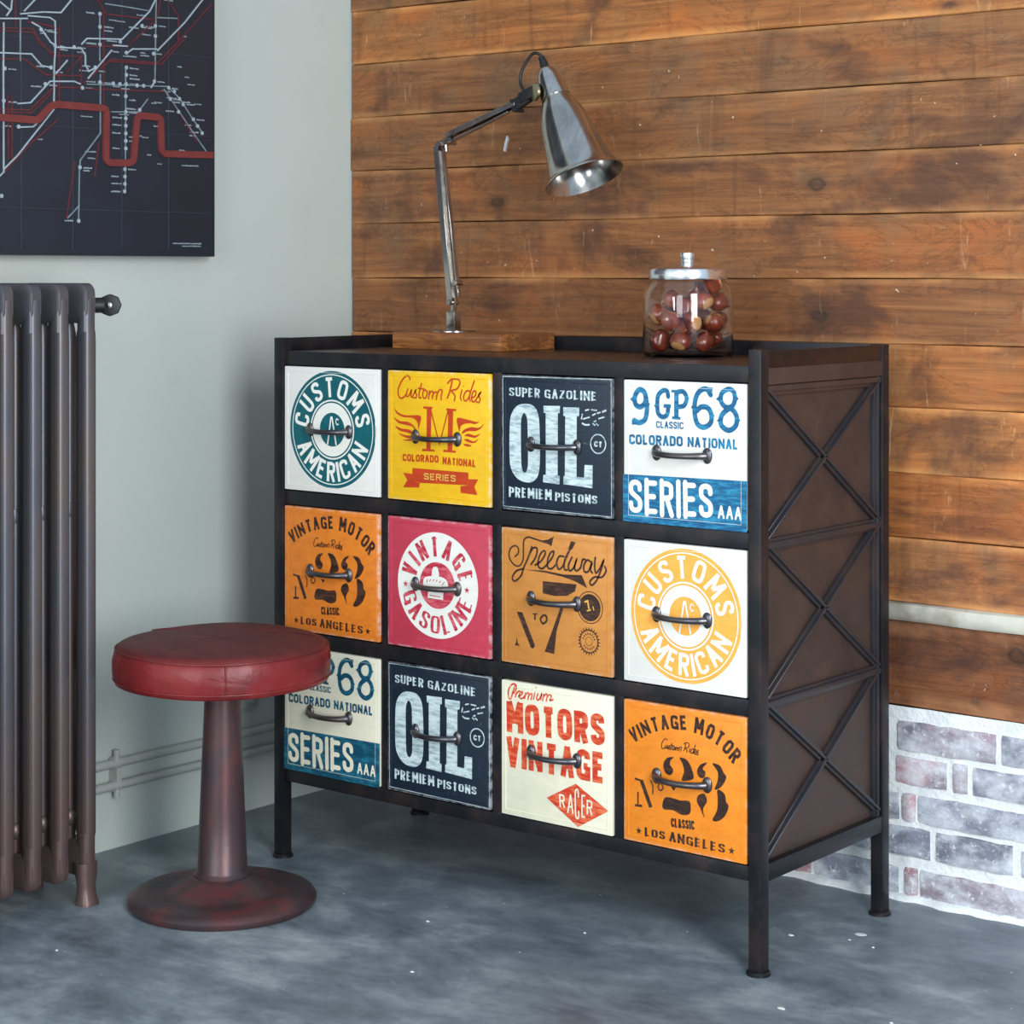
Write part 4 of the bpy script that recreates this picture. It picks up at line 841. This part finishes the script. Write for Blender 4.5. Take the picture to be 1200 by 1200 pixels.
mb.lathe([(.0205,-.008),(.0205,.008)], 8, Matrix.Translation(vp) @ Matrix.Rotation(math.radians(-48), 4, 'Z') @ Matrix.Rotation(PI/2, 4, 'Y'))
pg = mb.build('bleed_plug', M_black, rad, bevel=.002)
mb = MB(); mb.lathe([(.0055,.0),(.0055,.0105),(.004,.0115)], 14, Matrix.Translation(vp) @ Matrix.Rotation(math.radians(-48), 4, 'Z') @ Matrix.Rotation(PI/2, 4, 'Y'))
o = mb.build('screw', M_steel, pg, smooth=True)

# ------------------------------------------------------------------ wall map
XM = -1.337
pm = empty('wall_map', (XM, -.5, 1.5)); tag(pm, 'dark board printed with red and white transit lines on the grey wall', 'wall art')
mb = MB(); mb.box(-.036, -.001, -.62, .570, 1.1575-1.5, .82); board = mb.build('board', M_canvas, pm, bevel=.0015)
class MapInk(MB):
    def lines(s, L, w, h, smooth=False):
        for pts in L:
            P = [Vector((y+.5, z-1.5)) for y, z in pts]; P = [Vector((max(-.61, min(.562, p.x)), max(-.33, min(.81, p.y)))) for p in P]
            if smooth:
                Q = [P[0]]
                for a, b, c in zip(P, P[1:], P[2:]):
                    r = min(.006, (a-b).length*.4, (c-b).length*.4); p = b+(a-b).normalized()*r; q = b+(c-b).normalized()*r
                    Q += [p, p.lerp(b, .5).lerp(b.lerp(q, .5), .5), q]
                P = Q+[P[-1]]
            vs = []
            for i, b in enumerate(P):
                a = P[max(0, i-1)]; c = P[min(len(P)-1, i+1)]
                d0 = (b-a) if i else (c-b); d1 = (c-b) if i < len(P)-1 else (b-a)
                if d0.length < 1e-6 or d1.length < 1e-6: d0 = d1 = (c-a) if (c-a).length > 0 else Vector((1,0))
                d0 = d0.normalized(); d1 = d1.normalized(); t = (d0+d1); t = t.normalized() if t.length > 1e-4 else d0
                nn = Vector((-t.y, t.x)); k = max(.5, nn.dot(Vector((-d0.y, d0.x)))); q = nn*(w/2/k)
                vs += [(h, b.x+q.x, b.y+q.y), (h, b.x-q.x, b.y-q.y), (-.001, b.x+q.x, b.y+q.y), (-.001, b.x-q.x, b.y-q.y)]
            fs = []
            for i in range(len(P)-1):
                a = 4*i; fs += [(a, a+1, a+5, a+4), (a, a+4, a+6, a+2), (a+1, a+3, a+7, a+5)]
            fs += [(0, 2, 3, 1), (4*len(P)-4, 4*len(P)-3, 4*len(P)-1, 4*len(P)-2)]
            s.add(vs, fs)
def routes(name, key, w, h, mat, smooth=False):
    for i, L in enumerate(MAP[key]):
        mi = MapInk(); mi.lines([L], w, h+i*.000012, smooth); o = mi.build(name, mat, pm)
    return o
routes('red_route', 'red', .0028, .0004, M_mapred); routes('pale_route', 'pale', .0024, .0006, M_mappale)
routes('white_route', 'white', .0027, .0008, M_mapwhite)
routes('thick_red_route', 'thick', .0135, .004, M_mapthick, True)['label'] = 'thick raised brick-red route line'
M_fold = mat_simple('faded_fold', lin(62,70,80), .6); fold = []
for yy in (.445, .325, .205, .085, -.035): fold.append([(yy-.5, 1.17), (yy-.5, 2.3)])
for zz in (1.245, 1.40, 1.56): fold.append([(-1.1, zz), (.06, zz)])
MAP['fold'] = fold; routes('fold_line', 'fold', .0008, .0002, M_fold)
n = 10; mi = MapInk()
mi.add([(.0012, .0036*math.cos(2*PI*k/n), .0040*math.sin(2*PI*k/n)) for k in range(n)]+[(-.001, .0036*math.cos(2*PI*k/n), .0040*math.sin(2*PI*k/n)) for k in range(n)],
       [tuple(range(n))]+[(k, (k+1) % n, n+(k+1) % n, n+k) for k in range(n)])
dot = None; tk = MapInk()
for (y, z) in MAP['dots'][0]:
    c = Vector((y+.5, z-1.5)); L = (0, c.x, c.y)
    if dot is None: dot = mi.build('station_dot', M_mapwhite, pm, loc=L)
    else: dupe(dot, pm, L)
    for row in range(R.choice([1, 1, 2])):        # faint, unreadable station captions
        x = c.x+R.choice([.008, -.034]); zz = c.y-row*.0062+R.uniform(-.001, .001)
        for q in range(R.randint(6, 11)):
            w = R.uniform(.0010, .0022); hh = R.uniform(.0018, .0034)
            if x+w < .56: tk.add([(.0004, x, zz-.0015), (.0004, x+w, zz-.0015), (.0004, x+w, zz-.0015+hh), (.0004, x, zz-.0015+hh)], [(0,1,2,3)])
            x += w+.0007
R2 = random.Random(3)
for (px_, pz_, nn_) in [(.455,1.182,34),(.48,1.177,24)]+[(R2.uniform(.12, .52), R2.uniform(1.33, 1.72), R2.randint(5, 12)) for _ in range(46)]:
    x = px_
    for q in range(nn_):
        w = R2.uniform(.0010, .0020); hh = R2.uniform(.0016, .0030)
        if x+w < .562: tk.add([(.0004, x, pz_-1.5), (.0004, x+w, pz_-1.5), (.0004, x+w, pz_-1.5+hh), (.0004, x, pz_-1.5+hh)], [(0,1,2,3)])
        x += w+.0008
tk.build('captions', M_mapwhite, pm)['kind'] = 'stuff'

# ------------------------------------------------------------------ desk lamp
Rv = Vector((.7802, .6255, 0)); Fv = Vector((-.6255, .7802, 0)); Zv = Vector((0,0,1))
LZ = .9745
lamp = empty('desk_lamp', (-.87, .315, LZ)); tag(lamp, 'jointed nickel desk lamp on a wooden block base', 'lamp')
def lp(mb, name, mat, par=lamp, **kw):
    mb.v = [(x+.87, y-.315, z-LZ) for x, y, z in mb.v]; return mb.build(name, mat, par, **kw)
mb = MB(); mb.box(-1.000, -.722, .232, .400, LZ, LZ+.033); lp(mb, 'base_block', M_block, bevel=.0025)
mb = MB(); mb.lathe([(.044,0),(.044,.0025),(.042,.0032)], 40, Matrix.Translation((-.905, .31, LZ+.033))); lp(mb, 'mounting_plate', M_steel, smooth=True)
T0 = LZ+.036
mb = MB(); mb.box(-.9165, -.8955, .2995, .3205, T0-.002, 1.048); mb.box(-.911, -.900, .307, .3125, 1.046, 1.075); lp(mb, 'pillar', M_steel, bevel=.0012)
P0 = Vector((-.909, .31, 1.068)); P1 = Vector((-.946, .31, 1.378)); P2 = Vector((-.745, .31, 1.452))
mb = MB(); d = (P1-P0).normalized(); sd = Vector((d.z, 0, -d.x))
for off, w in ((Vector((0,-.0085,0)), .0125), (Vector((0,.0085,0)), .0125)):
    mb.bar(P0+off-d*.006, P1+off, w, .0018, up=(0,1,0))
mb.bar(P0-sd*.0065-d*.006, P1-sd*.0065, .002, .017, up=(0,1,0))
lp(mb, 'lower_arm', M_steel, bevel=.0004, seg=1)
mb = MB(); q0 = P0+sd*.0135+Vector((0,0,.035)); mb.bar(q0, P1+sd*.0125, .003, .010, up=(0,1,0)); mb.bar(q0-Vector((0,0,.0)), q0+Vector((.006,0,-.028)), .003, .010, up=(0,1,0))
mb.tube([q0+Vector((0,-.010,0)), q0+Vector((0,.010,0))], .0055, 12)
lp(mb, 'tension_rod', M_steel, bevel=.0004, seg=1)
mb = MB()
for p in (P0+Vector((0,0,-.002)), P1+Vector((.010,0,.004))): mb.tube([p+Vector((0,-.014,0)), p+Vector((0,.014,0))], .0055, 12)
mb.bar(P1+Vector((-.004,0,-.002)), P1+Vector((.036,0,.016)), .012, .010, up=(0,1,0))
e1 = P1+Vector((.030,0,.006)); mb.tube([e1+Vector((0,-.016,0)), e1+Vector((0,.016,0))], .005, 12); mb.tube([e1+Vector((0,-.012,0)), e1+Vector((.002,-.012,-.018))], .003, 8)
lp(mb, 'elbow_joint', M_steel, smooth=True)
mb = MB(); A0 = P1+Vector((.026,0,.016)); 
for off in (-.0085, .0085): mb.bar(A0+Vector((0,off,.004)), P2+Vector((0,off,.002)), .0105, .0018, up=(0,1,0))
mb.bar(A0+Vector((0,0,.0085)), P2+Vector((0,0,.0065)), .0016, .017, up=(0,1,0))
mb.bar(A0+Vector((.004,0,-.010)), P2+Vector((-.02,0,-.014)), .0035, .010, up=(0,1,0))
lp(mb, 'upper_arm', M_steel, bevel=.0004, seg=1)
K = Vector((-.716, .31, 1.466))
mb = MB(); mb.bar(P2+Vector((-.010,0,-.006)), K, .022, .014, up=(0,1,0)); mb.bar(K+Vector((-.016,0,-.004)), K+Vector((.020,0,.010)), .020, .022, up=(0,1,0))
for p in (P2+Vector((-.004,0,.006)), P2+Vector((.004,0,-.012))): mb.tube([p+Vector((0,-.014,0)), p+Vector((0,.014,0))], .004, 10)
lp(mb, 'wrist_joint', M_black, bevel=.0015)
g1 = math.radians(18.7); g2 = math.radians(17.5)
ax = (Rv*math.sin(g1)-Zv*math.cos(g1))*math.cos(g2)-Fv*math.sin(g2)
# top of shade on the image ray through the cap; placed near the arm plane
Tp = Vector((-.688, .325, 1.522)); q = ax.to_track_quat('Z', 'Y').to_matrix().to_4x4(); MS = Matrix.Translation(Tp) @ q
mb = MB(); outer = [(.007,0),(.0115,.002),(.017,.009),(.0215,.020),(.0250,.036),(.0272,.052),(.0288,.064),(.0292,.068)]
mb.lathe(outer+[(.0270,.069)], 48, MS, cap=True); cap_ = lp(mb, 'shade_cap', M_steel, smooth=True, angle=60)
prof = [(.0272,.067),(.0305,.074),(.0360,.086),(.0412,.099),(.0450,.113),(.0484,.129),(.0513,.146),(.0542,.165),(.0575,.186),(.0610,.203),(.0652,.218),(.0700,.229),(.0745,.236),(.0778,.239),(.0785,.2415),(.0768,.2418),(.0730,.235),(.0685,.228),(.0638,.217),(.0595,.202),(.0560,.185),(.0527,.164),(.0498,.145),(.0468,.128),(.0434,.112),(.0396,.098),(.0344,.085),(.0265,.070)]
mb = MB(); mb.lathe(prof, 56, MS, cap=False); sh = lp(mb, 'lamp_shade', M_steel, smooth=True, angle=70)
mb = MB(); mb.lathe([(.012,.062),(.014,.085),(.014,.095),(.021,.115),(.026,.138),(.021,.158),(.006,.166)], 24, MS); lp(mb, 'bulb', mat_simple('frosted_bulb', lin(220,215,205), .3, var=.03), smooth=True)
mb = MB(); S1 = Tp+ax*.056
mb.tube([K+Vector((.014,-.004,.008)), S1-Rv*.022], .007, 12)
kk = K+Vector((.026,-.012,.006)); mb.lathe([(.003,-.004),(.016,-.003),(.018,0),(.016,.003),(.003,.004)], 16, Matrix.Translation(kk) @ Matrix.Rotation(math.radians(60), 4, 'Z') @ Matrix.Rotation(PI/2, 4, 'Y') @ Matrix.Scale(1.25, 4, (0,1,0)))
lp(mb, 'thumb_screw', M_brass, smooth=True)
mb = MB(); cpts = cr([(0,0),(1,0)]) 
cab = [Tp-ax*.001, Tp-ax*.012, Tp+Vector((-.010,-.002,.024)), Tp+Vector((-.028,-.004,.026)), Tp+Vector((-.050,-.008,-.004)), Tp+Vector((-.052,-.010,-.030)), K+Vector((-.004,-.006,.008))]
def cr3(P, n=6):
    out = []
    for i in range(len(P)-1):
        a, b, c, d = P[max(i-1,0)], P[i], P[i+1], P[min(i+2, len(P)-1)]
        for k in range(n):
            t = k/n; out.append(.5*((2*b)+(c-a)*t+(2*a-5*b+4*c-d)*t*t+(3*b-a-3*c+d)*t**3))
    return out+[P[-1]]
mb.tube(cr3(cab), .0032, 8); mb.lathe([(.006,-.022),(.0085,-.004),(.010,.001)], 14, MS)
lp(mb, 'cord', M_black, smooth=True)

# ------------------------------------------------------------------ jar of chestnuts
JX, JY = -.330, .285
jar = empty('glass_jar', (JX, JY, LZ)); tag(jar, 'lidded glass jar holding chestnuts on top of the chest', 'jar')
ro = .0815
op = [(0,.0),(.072,.0),(.0785,.0015),(ro,.006),(ro,.105),(.0800,.116),(.0750,.127),(.0690,.134),(.0665,.138),(.0665,.152)]
ip = [(.0640,.152),(.0640,.139),(.0665,.132),(.0725,.124),(.0768,.114),(.0780,.104),(.0780,.010),(.0750,.006),(.068,.0045),(0,.0042)]
mb = MB(); prof = [(max(r, .0004), z) for r, z in op+ip]; mb.lathe(prof, 64, cap=False); mb.build('glass_body', M_glass, jar, smooth=True, angle=60)
mb = MB(); mb.lathe([(.0660,.1525),(.0690,.1385),(.0705,.1385),(.0712,.141),(.0712,.1545),(.0700,.157),(.060,.1605),(.035,.1655),(.022,.168),(.012,.1695),(.004,.170)], 56); ld = mb.build('lid', M_chrome, jar, smooth=True, angle=40)
mb = MB(); mb.lathe([(.014,.167),(.0125,.172),(.0125,.175),(.0145,.1765),(.0148,.183),(.0140,.1865),(.009,.1872),(.002,.1874)], 28); mb.build('knob', M_chrome, ld, smooth=True, angle=60)
# chestnut shape: blunt pale base at -Z, small tip at +Z, a flatter side
mb = MB(); n = 20; vs = []; fs = []; prof = [(.0015,-.0112),(.0075,-.0108),(.0118,-.0088),(.0152,-.004),(.0162,.001),(.0150,.0060),(.0115,.0102),(.0065,.0133),(.0028,.0152),(.0012,.0178)]
for r, z in prof:
    for k in range(n):
        a = 2*PI*k/n; y = r*.82*math.sin(a); y = max(y, -r*.62)
        vs.append((r*math.cos(a), y, z))
for j in range(len(prof)-1):
    for k in range(n): k2 = (k+1) % n; fs.append((j*n+k, j*n+k2, (j+1)*n+k2, (j+1)*n+k))
fs += [tuple(range(n)), tuple((len(prof)-1)*n+k for k in range(n))]
mb.add(vs, fs)
proto = mb.build('chestnut', M_nut, smooth=True, angle=80)
GLAB = 'glossy brown chestnut heaped in the glass jar'
tag(proto, GLAB, 'chestnut', 'chestnuts in the glass jar')
NN = 27; rg = np.random.RandomState(5); rad_ = rg.uniform(.0195, .0222, NN)
P = np.zeros((NN, 3)); 
for i in range(NN):
    a = rg.uniform(0, 2*PI); rr = .058*math.sqrt(rg.uniform()); P[i] = (rr*math.cos(a), rr*math.sin(a), .02+.30*i/NN)
RI = .0762; ZB = .0065
for it in range(900):
    if it < 700: P[:, 2] -= .0006
    for sub in range(3):
        D = P[:, None]-P[None]; dist = np.sqrt((D**2).sum(2))+np.eye(NN); ov = (rad_[:, None]+rad_[None])-dist; np.fill_diagonal(ov, 0); ov = np.clip(ov, 0, None)
        P += (D/dist[..., None]*ov[..., None]*.32).sum(1)
        r = np.hypot(P[:, 0], P[:, 1]); lim = RI-rad_; s = np.where(r > lim, lim/np.maximum(r, 1e-6), 1); P[:, 0] *= s; P[:, 1] *= s
        P[:, 2] = np.maximum(P[:, 2], ZB+rad_)
print('chestnut top', P[:, 2].max())
P = P[np.argsort(P[:, 2])]
for i in range(NN):
    o = proto if i == 0 else dupe(proto)
    f = .0208/.0162*R.uniform(.94, 1.06)
    o.location = (JX+P[i][0], JY+P[i][1], LZ+P[i][2]); o.rotation_euler = (R.uniform(0, 2*PI), R.uniform(0, 2*PI), R.uniform(0, 2*PI)); o.scale = (f, f, f)
